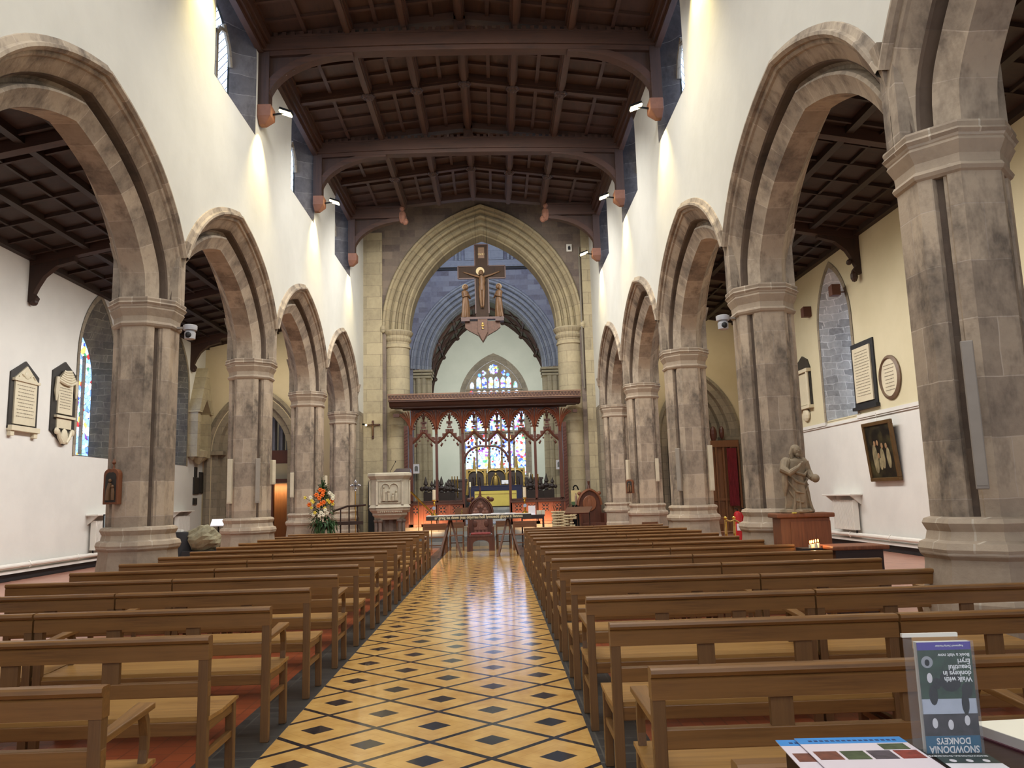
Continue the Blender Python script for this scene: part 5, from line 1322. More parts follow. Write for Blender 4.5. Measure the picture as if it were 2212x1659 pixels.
for k in range(4): mb.box(-.19+.11*k, -.13+.11*k, .185, .195, .52, .58)
mb.build('tracery_panel', plain('throne_tracery', (126, 86, 72), .5, var=.4, scale=20), th)
mb = MB()
for s_ in (-1, 1): mb.ell((s_*.17, .185, .78), .07, .012, .1, 10, 5)
mb.build('carved_rosettes', THRONE, th)
MB().box(-.37, .37, -.22, .24, .40, .47).build('seat', THRONE, th, bevel=.01); mb = MB(); mb.box(-.30, .30, -.22, .16, .47, .53); mb.build('cushion', CUSH, th, bevel=.025)
for s_ in (-1, 1):
    a = MB(); a.box(min(s_*.33, s_*.41), max(s_*.33, s_*.41), -.22, .24, 0, .40); a.box(min(s_*.34, s_*.40), max(s_*.34, s_*.40), -.2, .24, .40, .70); a.build('side_frame', THRONE, th)
hh = [(-.33, .0)]+[(-.25*math.cos(PI*i/8) if False else -.25*math.cos(0), .2) for i in range(1)]
pts = [(-.33, 0), (-.24, 0), (-.24, .2)]+[(-.24*math.cos(PI*i/10), .2+.12*math.sin(PI*i/10)) for i in range(1, 10)]+[(.24, .2), (.24, 0), (.33, 0), (.33, .40), (-.33, .40)]
mb = MB(); mb.prism(pts, -.24, -.20, 'y'); mb.build('front_apron', THRONE, th)

def chair(x, y, rz, lab, cushion=False, mat=CHAIRW, grp='chairs behind the trestle table'):
    c = thing('wooden_chair', lab, 'chair', (x, y, 0), rz, grp)
    MB().box(-.22, .22, -.2, .2, .43, .46).build('seat', mat, c, bevel=.006)
    mb = MB(); mb.box(-.22, .22, .18, .2, .66, .84); mb.build('backrest', mat, c, bevel=.005)
    for sx in (-1, 1):
        MB().box(sx*.2-.018, sx*.2+.018, .17, .21, 0, .84).build('rear_leg', mat, c); MB().box(sx*.2-.018, sx*.2+.018, -.19, -.155, 0, .43).build('front_leg', mat, c)
        MB().box(sx*.2-.01, sx*.2+.01, -.17, .18, .16, .19).build('stretcher', mat, c)
    MB().box(-.2, .2, .18, .2, .2, .23).build('rear_stretcher', mat, c)
    return c
chair(-1.83, 23.3, PI, 'wide oak seat with plain backrest, farthest left behind the trestle table').scale = (1.6, 1, 1)
chair(-1.25, 24.1, 0, 'oak chair just left of the carved throne')
chair(.18, 24.2, .1, 'oak chair just right of the carved throne')
chair(.80, 23.6, PI, 'wide oak seat farthest right behind the trestle table, beside the pews').scale = (1.6, 1, 1)
lb = thing('prayer_desk', 'dark wooden desk front with gold cross emblem left of the throne', 'desk', (-1.12, 25.0, 0)); MB().box(-.22, .24, -.03, .03, .96, 1.26).build('front_board', CHAIRW, lb); MB().box(-.2, -.16, -.02, .02, 0, 1.0).box(.18, .22, -.02, .02, 0, 1.0).build('leg', CHAIRW, lb); mb = MB(); mb.box(-.012, .012, -.04, -.03, 1.04, 1.2); mb.box(-.035, .035, -.04, -.03, 1.12, 1.145); mb.build('gold_cross', GOLD, lb)
mb = MB(); mb.bar((.24, 0, 1.18), (.5, -.05, .95), .16, .03, up=(0, 1, 0)); mb.build('side_wing', CHAIRW, lb)
sm = thing('small_side_table', 'small dark side table by the right pews with notices on it', 'table', (1.1, 24.8, 0)); MB().box(-.37, .37, -.2, .2, .94, .985).build('tabletop', TABLEW, sm)
for sx in (-1, 1):
    for sy in (-1, 1): MB().box(sx*.33-.02, sx*.33+.02, sy*.17-.02, sy*.17+.02, 0, .94).build('leg', TABLEW, sm)
MB().box(-.35, .35, -.18, .18, .86, .94).build('apron', TABLEW, sm)
o = MB().box(-.11, .11, -.01, .01, .0, .28).box(-.11, .11, -.08, .06, 0, .01); o = o.build('notice_holder', PAPER, loc=(1.08, 24.72, .987)); tag(o, 'upright white notice card on the small side table', 'notice')
o = MB().box(-.09, .06, -.06, .06, 0, .13).box(.07, .17, -.06, .06, 0, .13); o = o.build('paper_box', plain('cream_card', (200, 196, 176), .7), loc=(1.32, 24.8, .987), bevel=.004); tag(o, 'pale card box on the small side table', 'box')
# pulpit
pu = thing('stone_pulpit', 'carved pale stone pulpit with relief panel, on marble columns', 'pulpit', (-3.43, 25.35, 0))
K = 1/math.cos(PI/8)
rot = PI/8+math.radians(4)
PB = [(-.66, -1), (.66, -1), (1, -.66), (1, .66), (.66, 1), (-.66, 1), (-1, .66), (-1, -.66)]
PA_ = math.radians(7)
def polyrings(prof):
    m = MB()
    for r_, z in prof:
        for x, y in PB: m.v.append(V((r_*(x*math.cos(PA_)-y*math.sin(PA_)), r_*(x*math.sin(PA_)+y*math.cos(PA_)), z)))
    for i in range(len(prof)-1):
        for j in range(8): a, b = i*8+j, i*8+(j+1) % 8; m.f.append([a, b, b+8, a+8])
    m.f.append(list(range(8))[::-1]); m.f.append([(len(prof)-1)*8+j for j in range(8)]); return m
polyrings([(.60, 1.30), (.65, 1.33), (.63, 1.38), (.60, 1.42), (.60, 2.20), (.63, 2.24), (.69, 2.32), (.69, 2.39), (.66, 2.42)]).build('body', PULPIT, pu)
polyrings([(.42, .96), (.46, 1.02), (.54, 1.10), (.54, 1.16), (.62, 1.24), (.64, 1.30)]).build('lower_moulding', PULPIT, pu)
mb = MB(); mb.lathe([(.24, 0), (.24, .96)], 12)
def pr_(x, y): return (x*math.cos(PA_)-y*math.sin(PA_), x*math.sin(PA_)+y*math.cos(PA_))
for cx, cy in [(a, b) for a in (-.42, -.3, .3, .42) for b in (-.42, -.3, .3, .42) if abs(a) != abs(b) or abs(a) > .4 and False]:
    x, y = pr_(cx, cy); mb.tube([(x, y, .12), (x, y, .86)], .058, 10); mb.lathe([(.06, 0), (.09, .05), (.09, .1)], 8, c=(x, y, .86)); mb.lathe([(.09, 0), (.09, .06), (.06, .12)], 8, c=(x, y, 0))
mb.build('marble_columns', plain('pulpit_marble', (126, 112, 102), .3, var=.4), pu, smooth=True)
for px_, py_ in PB:
    for q in (.93, 1.0):
        mb = MB(); x, y = pr_(px_*.62*(q if abs(px_) < 1 else 1), py_*.62*(q if abs(py_) < 1 else 1)); mb.tube([(x, y, 1.42), (x, y, 2.18)], .028, 8); mb.lathe([(.028, 0), (.045, .05)], 8, c=(x, y, 2.13)); mb.build('corner_shaft', PULPIT, pu, smooth=True)
mb = MB()
for k in range(12):
    for fx, fy in ((-.36+.065*k, -.585), (.585, -.36+.065*k)): x, y = pr_(fx, fy); mb.ell((x, y, 1.2), .035, .025, .03, 6, 4)
mb.build('bead_course', PULPIT, pu, smooth=True)
REL = plain('relief_stone', (182, 172, 150), .7, var=.3)
M = Matrix.Rotation(PA_, 4, 'Z') @ T(0, -.61, 1.45)
mb = MB()
for cx in (-.13, .13): mb.tube([(cx-.13, -.0, .52)]+[(cx+.13*math.cos(PI-PI*i/8), -.012, .50+.13*math.sin(PI*i/8)) for i in range(9)], .016, 6)
mb.tube([(-.26, 0, .5), (-.27, -.01, .3), (-.24, 0, .12)], .014, 6); mb.tube([(.26, 0, .5), (.27, -.01, .3), (.24, 0, .12)], .014, 6)
mb.box(-.27, .27, -.03, 0, .08, .11)
for cx, hh_ in ((-.18, .44), (-.02, .30), (.10, .22), (.20, .30)): mb.tube([(cx, 0, .1), (cx, -.02, .1+hh_*.6), (cx, 0, .1+hh_*.85)], [.065, .045, .03], 8); mb.ell((cx, -.025, .1+hh_*.95), .035, .03, .045, 8, 6)
mb.tube([(-.18, -.02, .38), (-.1, -.04, .36), (-.04, -.03, .42)], .016, 6); mb.tube([(-.06, 0, .1), (-.05, -.02, .35), (-.03, 0, .48)], [.02, .018, .02], 6)
for zz in (.02, .70): mb.box(-.34, .34, -.014, 0, zz, zz+.018)
for xx in (-.34, .322): mb.box(xx, xx+.018, -.014, 0, .02, .70)
mb.xf(0, M); mb.build('relief_panel', REL, pu, smooth=True)
bd = thing('book_rest', 'dark cloth-covered book rest on the pulpit rim', 'book rest', (-3.0, 25.1, 2.42)); mb = MB(); mb.add([(-.28, -.15, 0), (.28, -.15, 0), (.28, .2, 0), (-.28, .2, 0), (-.17, -.1, .13), (.26, -.1, .13), (.26, .2, .10), (-.17, .2, .10)], [(3, 2, 1, 0), (4, 5, 6, 7), (0, 1, 5, 4), (1, 2, 6, 5), (2, 3, 7, 6), (3, 0, 4, 7)]); mb.build('cushion', TABLEW, bd)
mi = thing('gooseneck_microphone', 'thin gooseneck microphone on the pulpit rim', 'microphone', (-3.35, 25.0, 2.42)); MB().tube([(0, 0, 0), (.0, 0, .08), (.07, 0, .2), (.14, 0, .33)], .008, 6).build('neck', BLKMET, mi); MB().ell((.15, 0, .35), .015, .015, .03, 8, 6).build('capsule', BLKMET, mi)
hr = thing('pulpit_handrail', 'slanting brass stair rail on posts beside the pulpit', 'handrail', (-2.63, 24.3, 0)); MB().tube([(-.05, .3, 1.80), (.62, -.2, 1.16)], .03, 8).build('rail', BRASS, hr); mb = MB(); mb.tube([(.62, -.2, .0), (.62, -.2, 1.2)], .015, 6); mb.tube([(.2, .1, 0), (.2, .1, 1.55)], .012, 6); mb.build('post', BRASS, hr)
# music stand, bishop's throne, icon, wicker on the right
ms = thing('reading_desk', 'dark wooden reading desk on a pole stand in front of the right throne', 'lectern', (2.55, 24.9, 0)); mb = MB(); mb.add([(-.45, -.12, 1.0), (.32, -.12, 1.0), (.47, .1, 1.19), (-.34, .1, 1.19), (-.45, -.1, .97), (.32, -.1, .97), (.47, .12, 1.16), (-.34, .12, 1.16)], [(0, 1, 2, 3), (7, 6, 5, 4), (0, 4, 5, 1), (2, 6, 7, 3), (1, 5, 6, 2), (0, 3, 7, 4)]); mb.build('desk', wood('reddish_desk_wood', (84, 36, 30), (54, 24, 22), 'x', .35), ms); MB().tube([(0, 0, 0), (0, 0, 1.05)], .03, 8).tube([(.36, .05, 0), (.36, .05, 1.1)], .012, 6).box(-.2, .2, -.15, .15, 0, .04).build('stand', BLKMET, ms)
bt = thing('carved_throne', 'large carved oak throne with arched back against the right crossing pier', 'chair', (3.12, 26.15, .15), math.radians(8)); bt.scale = (1, 1, 1.12)
h = two_centre(.40, .46, .95, 8); op = [(-.40, .4)]+[(-x, z) for x, z in h]+[(x, z) for x, z in h[-2::-1]]+[(.40, .4)]
mb = MB(); mb.prism(op, .2, .26, 'y'); mb.tube([(0, .22, 1.38), (0, .22, 1.55), (0, .22, 1.66)], [.07, .03, .045], 8); mb.build('backrest', THRONE, bt)
mb = MB(); mb.tube([(x, .18, z) for x, z in op[1:-1]], .04, 6); mb.ell((-.34, .2, 1.3), .07, .05, .06, 8, 6); mb.ell((.34, .2, 1.3), .07, .05, .06, 8, 6); mb.build('back_moulding', PEDW, bt)
mb = MB(); mb.lathe([(.24, 0), (.22, .02), (.2, .02)], 20); mb.xf(0, T(0, .19, 1.0) @ RX(PI/2)); mb.ell((0, .18, 1.0), .1, .02, .16, 12, 8); mb.build('carved_medallion', PEDW, bt)
MB().box(-.40, .40, -.25, .26, .0, .44).build('seat', THRONE, bt, bevel=.01)
for s_ in (-1, 1): mb = MB(); mb.box(min(s_*.36, s_*.44), max(s_*.36, s_*.44), -.25, .26, .0, .72); mb.build('armrest', THRONE, bt, bevel=.01)
ic = thing('icon_on_stand', 'pale icon panel of a standing robed figure on a dark stand, beside the right throne', 'icon', (2.68, 26.75, .30)); MB().box(-.16, .16, -.02, .02, .92, 1.42).build('panel', plain('icon_ground', (206, 186, 132), .5), ic); MB().box(-.16, .16, -.025, -.02, .92, 1.04).build('green_base', plain('icon_green', (72, 96, 62), .5), ic)
mb = MB(); mb.tube([(0, -.022, .94), (0, -.022, 1.1), (0, -.022, 1.22), (0, -.022, 1.28)], [.03, .045, .04, .015], 8); mb.ell((0, -.022, 1.30), .02, .01, .025, 8, 6); mb.build('painted_figure', plain('icon_figure', (150, 120, 104), .6), ic)
mb = MB(); mb.tube([(-.1, .0, 1.43), (-.05, 0, 1.47)]+[(.07*math.cos(PI-PI*i/8), 0, 1.50+.08*math.sin(PI*i/8)) for i in range(9)]+[(.1, 0, 1.43)], .022, 6); mb.box(-.14, .14, 0, .03, 0, .92); mb.build('stand', BLKMET, ic)
wk = thing('wicker_bundle', 'stack of pale woven willow hurdle in front of the right dado', 'basket', (2.15, 26.0, .15)); mb = MB(); rnd = random.Random(3)
for i in range(20):
    z = .02+.045*i; x0 = -.36+rnd.uniform(-.04, .03); x1 = .42+rnd.uniform(-.25, .05); mb.tube([(x0, -.06, z), (-.1, -.02-.08*(i % 2), z+.01), (.15, -.1+.08*(i % 2), z), (x1, -.05, z)], .024, 6)
mb.build('woven_rods', WICK, wk); mb = MB()
for i in range(7): x = -.3+.1*i; mb.tube([(x, -.05, 0), (x+rnd.uniform(-.03, .03), -.05, .95), (x+rnd.uniform(-.15, .15), -.05, 1.1)], .012, 5)
mb.build('stakes', TREST, wk)
for i, (x, w, h_) in enumerate(((3.62, .2, .8),)): pass
# dado lights
for x0 in (-2.5, 1.4): area((x0, 26.45, .48), (x0, 27.15, .75), 8, 1.2, .06, (1, .62, .32), 100)
# crucifix and lamp on the left crossing pier
cr = thing('wall_crucifix', 'small dark wooden crucifix on the left crossing pilaster above the pulpit', 'crucifix', (-4.28, YX-.14, 3.72)); MB().box(-.035, .035, -.03, .02, 0, .62).box(-.25, .25, -.03, .02, .44, .5).build('cross', SCREENX, cr); f = MB(); f.tube([(0, -.05, .08), (0, -.06, .28), (0, -.05, .45)], [.02, .03, .035], 8); f.ell((0, -.06, .49), .025, .025, .03, 8, 6)
for s_ in (-1, 1): f.tube([(s_*.03, -.05, .44), (s_*.2, -.04, .47)], .012, 6)
f.build('figure', ROODF, cr)
la = thing('swivel_spotlight', 'small black swivel spotlight by the wall crucifix', 'light', (-4.6, 27.1, 4.2)); MB().tube([(0, 0, 0), (.1, -.05, -.02)], .03, 8).build('arm', BLKMET, la); MB().ell((.13, -.06, -.04), .035, .035, .035, 8, 6).build('lens', LAMPG, la)
# processional cross
pc = thing('processional_cross', 'silver processional cross on a thin pole beside the pulpit steps', 'cross', (-4.36, 24.4, 0)); MB().tube([(0, 0, 0), (0, 0, 1.86)], .012, 8).build('pole', BRASS, pc); mb = MB()
for k in range(4): a = k*PI/2; mb.bar((.0, 0, 2.04), (.13*math.cos(a), 0, 2.04+.13*math.sin(a)), .03, .03, up=(0, 1, 0)); mb.ell((.1*math.cos(a), 0, 2.04+.1*math.sin(a)), .045, .015, .045, 8, 4); mb.ell((.155*math.cos(a), 0, 2.04+.155*math.sin(a)), .02, .012, .02, 8, 4)
mb.build('cross_head', SILVER, pc); MB().ell((0, 0, 2.04), .035, .025, .035, 10, 6).build('centre_stone', BLACK, pc); MB().lathe([(.15, 0), (.15, .03), (.03, .06)], 12).build('foot', BRASS, pc)
# pulpit stair rail (dark, left)
pr = thing('stair_rail', 'dark wooden rail with balusters between the pier and pulpit', 'handrail', (-4.3, 23.3, 0)); mb = MB(); mb.tube([(-.55, .1, 1.28), (-.1, 0, 1.42), (.45, -.1, 1.44)], .03, 8); mb.box(-.5, .35, -.1, .1, .88, .98)
for x, t in ((-.3, 1.36), (-.05, 1.42), (.2, 1.43)): mb.tube([(x, 0, 0), (x, 0, t)], .022, 6)
mb.build('rail', STALLW, pr)
# curtain/dark recess beside pulpit
o = MB().box(-.1, .1, -.04, .04, 0, 1.95); o = o.build('black_banner', BLACK, loc=(-4.32, 27.2, .3)); tag(o, 'tall narrow black board standing behind the pulpit', 'board')
# flower arrangement
fl = thing('flower_arrangement', 'large cascade of orange, yellow and white flowers with green foliage on a stand', 'flowers', (-4.45, 21.25-1.0, 0))
rnd = random.Random(11); mb = MB()
def leaf(mb, p, d, L, w):
    d = d.normalized(); s_ = d.cross(V((0, 0, 1))); s_ = s_.normalized() if s_.length > .1 else V((1, 0, 0)); p = V(p)
    mb.add([p, p+d*L*.5+s_*w, p+d*L, p+d*L*.5-s_*w], [(0, 1, 2, 3)])
for i in range(900):
    z = rnd.random(); a = rnd.uniform(0, 2*PI); hz = .98+1.02*z**1.1; r_ = (.36*(1-z)**.75+.04)*rnd.uniform(.5, 1.0)
    p = V((r_*math.cos(a), r_*math.sin(a)*.8, hz)); d = V((math.cos(a), math.sin(a), rnd.uniform(-.9, .9)-(.9 if z < .25 else 0)))
    leaf(mb, p, d, rnd.uniform(.07, .16), rnd.uniform(.010, .028))
for i in range(160):
    a = rnd.uniform(0, 2*PI); r_ = rnd.uniform(.12, .34); leaf(mb, (r_*math.cos(a)+.05, r_*math.sin(a)*.7, rnd.uniform(.85, 1.15)), V((math.cos(a)*.3, math.sin(a)*.3, -1)), rnd.uniform(.15, .3), .02)
for i in range(10): mb.tube([(.0, 0, 1.6), (.02*math.sin(i), 0, 1.9), (.05*math.cos(i*2), 0, 2.12)], .006, 4)
for k in range(7): leaf(mb, (.02*math.sin(k), -.02, 1.95+.04*k), V((math.cos(k*2), 0, .6)), .1, .03)
mb.tube([(-.2, -.1, 1.55), (-.34, -.12, 1.62), (-.42, -.12, 1.68)], .006, 4); mb.build('foliage', GREEN, fl, recalc=False)
def bloom(p, r_, mat, nm, petals=6):
    mb = MB()
    for k in range(petals):
        a = k*2*PI/petals; d = V((math.cos(a), -.5, math.sin(a))).normalized(); mb.tube([V(p), V(p)+d*r_*.55, V(p)+d*r_], [r_*.12, r_*.32, r_*.06], 6)
    mb.build(nm, mat, fl)
for p in ((-.02, -.2, 1.86), (.06, -.22, 1.83), (-.10, -.26, 1.74), (.05, -.26, 1.74), (-.02, -.30, 1.66), (.04, -.32, 1.52), (-.03, -.34, 1.47), (.09, -.3, 1.55), (.27, -.2, 1.58), (-.3, -.16, 1.50)): bloom(p, .075, ORANGE, 'orange_lily')
for p in ((-.42, -.12, 1.68), (-.22, -.25, 1.6), (-.18, -.28, 1.56), (.18, -.26, 1.6), (.22, -.25, 1.55), (.3, -.2, 1.5), (-.12, -.32, 1.3), (.12, -.3, 1.4), (-.24, -.2, 1.42)): bloom(p, .055, YELLOW, 'yellow_bloom', 5)
for p in ((.26, -.18, 1.74), (.30, -.17, 1.70), (.22, -.2, 1.78), (-.26, -.2, 1.68), (.14, -.34, 1.36), (.04, -.36, 1.30), (.18, -.3, 1.28), (.0, -.36, 1.22), (.1, -.36, 1.24), (.3, -.22, 1.64), (-.16, -.3, 1.25)): bloom(p, .06, WHITEF, 'white_bloom', 7)
MB().lathe([(.16, 0), (.16, .04), (.03, .08), (.03, .8), (.12, .9), (.14, 1.02)], 14).build('stand', BLKMET, fl)
# font-like stone block below flowers is the pier base; boulder, draped table, sign
bo = MB(); bo.ell((0, 0, 0), .42, .34, .34, 18, 12); rnd = random.Random(5)
for i, v in enumerate(bo.v): q = 1+.13*math.sin(v.x*13+v.z*5)*math.sin(v.z*9)+.05*math.sin(v.x*31+v.y*23)+.07*math.sin(v.y*17+v.z*11)+rnd.uniform(-.03, .03); bo.v[i] = v*q
bs = thing('carved_boulder', 'rough grey stone boulder on a low dark plinth, left of the pews', 'boulder', (-7.15, 19.5, 0)); bo.xf(0, T(0, 0, .74)); bo.build('boulder', BOULD, bs); MB().box(-.42, .42, -.32, .32, 0, .48).build('plinth', BLACK, bs)
dt = thing('draped_table', 'small table draped in black cloth beside the boulder', 'table', (-7.75, 19.6, 0)); mb = MB(); n = 32; prof = [(.36, .02), (.34, .3), (.32, .6), (.31, .88), (.30, .93)]
for r_, z in prof:
    for j in range(n): a = 2*PI*j/n; q = 1+.08*math.sin(8*a)*(1-z); mb.v.append(V((r_*q*math.cos(a)*1.2, r_*q*math.sin(a), z)))
for i in range(len(prof)-1):
    for j in range(n): a, b = i*n+j, i*n+(j+1) % n; mb.f.append([a, b, b+n, a+n])
mb.f.append([(len(prof)-1)*n+j for j in range(n)]); mb.build('black_cloth', BLACK, dt, smooth=True)
o = MB().box(-.12, .12, -.08, .08, 0, .05).ell((-.04, 0, .07), .05, .04, .03, 8, 5); o = o.build('small_box', WHITEM, loc=(-7.85, 19.6, .935)); tag(o, 'small white box of items on the black draped table', 'box')
sg = thing('information_stand', 'slanted white information board on a black pole stand, left aisle', 'sign', (-7.17, 20.5, 0)); mb = MB(); mb.add([(-.17, -.12, 1.04), (.17, -.12, 1.04), (.14, .1, 1.2), (-.2, .1, 1.2), (-.17, -.12, 1.02), (.17, -.12, 1.02), (.14, .1, 1.18), (-.2, .1, 1.18)], [(0, 1, 2, 3), (7, 6, 5, 4), (0, 4, 5, 1), (2, 6, 7, 3), (1, 5, 6, 2), (0, 3, 7, 4)]); mb.build('board', PAPER, sg); MB().tube([(0, 0, 0), (0, 0, 1.06)], .02, 8).box(-.15, .15, -.15, .15, 0, .02).build('stand', BLKMET, sg)
# TV screen behind first left pier
tv = thing('display_screen', 'small black screen with a green panel beside the first left pier', 'screen', (-5.79, 12.2, 0)); MB().box(-.22, .22, -.02, .02, 1.14, 1.46).build('case', BLACK, tv, bevel=.005); MB().box(-.20, .20, -.022, -.02, 1.16, 1.44).build('display', glow('screen_grey', (120, 128, 128), .5), tv); MB().box(-.09, .07, -.024, -.022, 1.26, 1.36).build('green_patch', glow('screen_green', (80, 200, 70), .8), tv); MB().tube([(0, .04, 0), (0, .04, 1.2)], .02, 8).box(-.15, .15, -.1, .2, 0, .02).build('stand', BLKMET, tv)
# pier-mounted things
def column_speaker(x, y, z0, z1, rz, lab, mat=GREYM):
    o = thing('column_speaker', lab, 'speaker', (x, y, z0), rz, 'slim column speakers on the piers'); MB().box(-.045, .045, -.05, .03, 0, z1-z0).build('case', mat, o, bevel=.008); MB().box(-.036, .036, -.054, -.05, .03, z1-z0-.03).build('grille', mat, o); MB().box(-.02, .02, .03, .07, .3, .34).build('bracket', mat, o)
PYk = PY[1:]
column_speaker(XL-.24, PYk[2]-.46, 1.57, 2.46, -.1, 'cream column speaker on the left edge of the second left pier', CREAMM)
column_speaker(XL+.30, PYk[2]-.44, 1.57, 2.46, .35, 'grey column speaker on the diagonal face of the second left pier')
column_speaker(XL+.50, PYk[2]-.10, 1.94, 2.44, 1.0, 'cream column speaker on the aisle-facing side of the second left pier', CREAMM)
column_speaker(XL-.28, PYk[3]-.46, 1.7, 2.35, 0, 'cream column speaker on the left edge of the third left pier', CREAMM)
column_speaker(XL+.50, PYk[3]-.10, 1.87, 2.26, 1.0, 'cream column speaker on the nave side of the third left pier', CREAMM)
column_speaker(XR-.32, PYk[0]-.46, 1.50, 2.66, -.55, 'long grey column speaker on the nearest right pier')
column_speaker(XR-.34, PYk[2]-.42, 1.57, 2.44, -.6, 'grey column speaker on the diagonal face of the third right pier')
column_speaker(XR+.30, PYk[2]-.46, 1.56, 2.48, .1, 'cream column speaker on the right edge of the third right pier', CREAMM)
column_speaker(XR+.22, PYk[3]-.46, 1.85, 2.46, 0, 'cream column speaker on the right face of the fourth right pier', CREAMM)
column_speaker(XR-.52, PYk[3]-.28, 1.9, 2.45, -.9, 'cream column speaker on the nave side of the fourth right pier', CREAMM)
def ptz(x, y, z, s_, lab):
    o = thing('dome_camera', lab, 'camera', (x, y, z), group='white pan-tilt cameras'); MB().box(min(0, -s_*.2), max(0, -s_*.2), -.03, .03, .08, .11).build('bracket', GREYM, o); MB().lathe([(.095, .06), (.10, .09), (.10, .13), (.08, .14)], 16).lathe([(.05, -.08), (.075, -.07), (.08, .02), (.06, .06)], 16).build('body', plain('camera_grey', (190, 192, 198), .35), o, smooth=True); MB().ell((0, -.06, -.02), .045, .04, .05, 12, 8).build('lens', BLACK, o)
ptz(XL+.62, PYk[1]+.02, 4.06, 1, 'white pan-tilt camera under the capital of the first left pier')
ptz(XR-.60, PYk[1]+.02, 4.02, -1, 'white pan-tilt camera under the capital of the second right pier')
def station(x, y, z, w, h_, rz, lab):
    o = thing('carved_station', lab, 'carving', (x, y, z), rz, 'arched wooden station carvings'); hh_ = two_centre(w/2, w*.35, h_-w*.35, 6); pts = [(-w/2, 0)]+[(-a, b) for a, b in hh_]+[(a, b) for a, b in hh_[-2::-1]]+[(w/2, 0)]
    MB().prism(pts, -.06, .03, 'y').build('frame', PEDW, o, bevel=.008); i_ = [(a*.72, b*.84+h_*.06) for a, b in pts]; MB().prism(i_, -.065, -.06, 'y').build('recess', SLATE, o)
    f = MB(); f.tube([(-.03, -.07, h_*.12), (-.02, -.08, h_*.4), (0, -.075, h_*.6)], [.035, .03, .025], 8); f.ell((.0, -.08, h_*.67), .022, .02, .028, 8, 6); f.tube([(.04, -.07, h_*.12), (.045, -.08, h_*.35), (.04, -.075, h_*.45)], [.025, .025, .02], 8); f.ell((.04, -.08, h_*.5), .02, .02, .025, 8, 6); f.build('relief_figures', ROODF, o, smooth=True)
    if h_ > .45: MB().lathe([(.02, 0), (.008, .06), (.03, .09), (.005, .14)], 8, c=(0, -.01, h_)).build('finial', PEDW, o)
station(XL-.18, PYk[1]-.44, 1.6, .22, .48, -.15, 'arched wooden station carving on the first left pier')
station(XR-.50, PYk[3]-.36, 1.56, .20, .36, -.6, 'small arched wooden station carving on the fourth right pier')
# right aisle bits
rp = thing('rope_barrier', 'two short posts with gold tasselled rope near the right piers', 'barrier', (5.45, 18.5, 0))
for x in (-.1, .1): MB().tube([(x, 0, 0), (x, 0, .9)], .03, 8).ell((x, 0, .92), .045, .045, .04, 8, 6).build('post', BRASS, rp); MB().tube([(x-.03, -.06, .88), (x-.03, -.07, .72)], .012, 6).lathe([(.03, 0), (.025, .1), (.015, .17)], 8, c=(x-.03, -.07, .56)).build('tassel', ROPE, rp)
MB().tube([(-.1, -.04, .88), (0, -.05, .84), (.1, -.04, .88), (.22, -.02, .8), (.42, 0, .64)], .02, 6).build('rope', ROPE, rp)
MB().tube([(.42, .0, 0), (.42, 0, .66)], .02, 6).build('post', BRASS, rp)
for i, (x, y) in enumerate(((7.05, 23.1), (7.28, 23.2))):
    e = thing('fire_extinguisher', f'red fire extinguisher standing by the right pier, {["left","right"][i]} one of the pair', 'extinguisher', (x, y, .0), group='fire extinguishers'); MB().lathe([(.12, 0), (.12, .82), (.09, .92), (.03, .96)], 16).build('cylinder', RED, e, smooth=True); MB().tube([(0, 0, .95), (0, 0, 1.02), (-.08, 0, 1.03)], .02, 6).build('valve', BLKMET, e); MB().box(-.08, .08, -.125, -.115, .4, .6).build('label_panel', PAPER, e)
chair(3.75, 19.9, PI+.3, 'wooden chair standing at the foot of the fourth right pier', mat=CHAIRW, grp=None)
chair(6.2, 21.6, .4, 'wooden chair in the right aisle behind the third pier', mat=CHAIRW, grp=None)
o = MB().box(-.3, .3, -.02, .02, 0, .012); 
# candelabrum-like dark ornament seen at right wall end
o = thing('wall_ornament', 'dark oval carved ornament hanging beyond the third right pier', 'ornament', (5.9, 29.55, 2.4)); MB().tube([(.28*math.cos(2*PI*i/20), -.06, .5+.52*math.sin(2*PI*i/20)) for i in range(21)], .05, 6).build('ring', GOLD, o); MB().ell((0, -.04, .5), .22, .02, .44, 16, 8).build('dark_panel', BLACK, o); MB().ell((0, -.06, 1.08), .1, .05, .1, 8, 6).build('crest', BLKMET, o)

# ---------------------------------------------------------------- foreground table with leaflets
tb = thing('display_table', 'dark table corner in the foreground holding leaflets and a book', 'table', (0, 0, 0))
MB().add([(.525, 1.53, 1.058), (1.6, 1.72, 1.058), (1.9, .62, 1.058), (.72, .62, 1.058), (.525, 1.53, 1.02), (1.6, 1.72, 1.02), (1.9, .62, 1.02), (.72, .62, 1.02)], [(0, 1, 2, 3), (7, 6, 5, 4), (0, 4, 5, 1), (2, 6, 7, 3), (1, 5, 6, 2), (0, 3, 7, 4)]).build('tabletop', TABLEW, tb, bevel=.004)
for x, y in ((.60, 1.47), (1.5, 1.64), (1.75, .7), (.82, .7)): MB().box(x-.03, x+.03, y-.03, y+.03, 0, 1.02).build('leg', TABLEW, tb)
BLUEP = plain('blue_leaflet_ink', (58, 142, 216), .45, var=.05); PINKP = plain('pale_leaflet_paper', (222, 212, 220), .5, var=.04)
DKTXT = plain('navy_text_ink', (24, 52, 110), .5, var=.02)
PHOTOC = [plain('leaflet_photo_a', (130, 74, 56), .5, var=.5, scale=60), plain('leaflet_photo_b', (84, 98, 66), .5, var=.6, scale=60), plain('leaflet_photo_c', (92, 82, 92), .5, var=.6, scale=60), plain('leaflet_photo_d', (150, 60, 50), .5, var=.6, scale=60)]
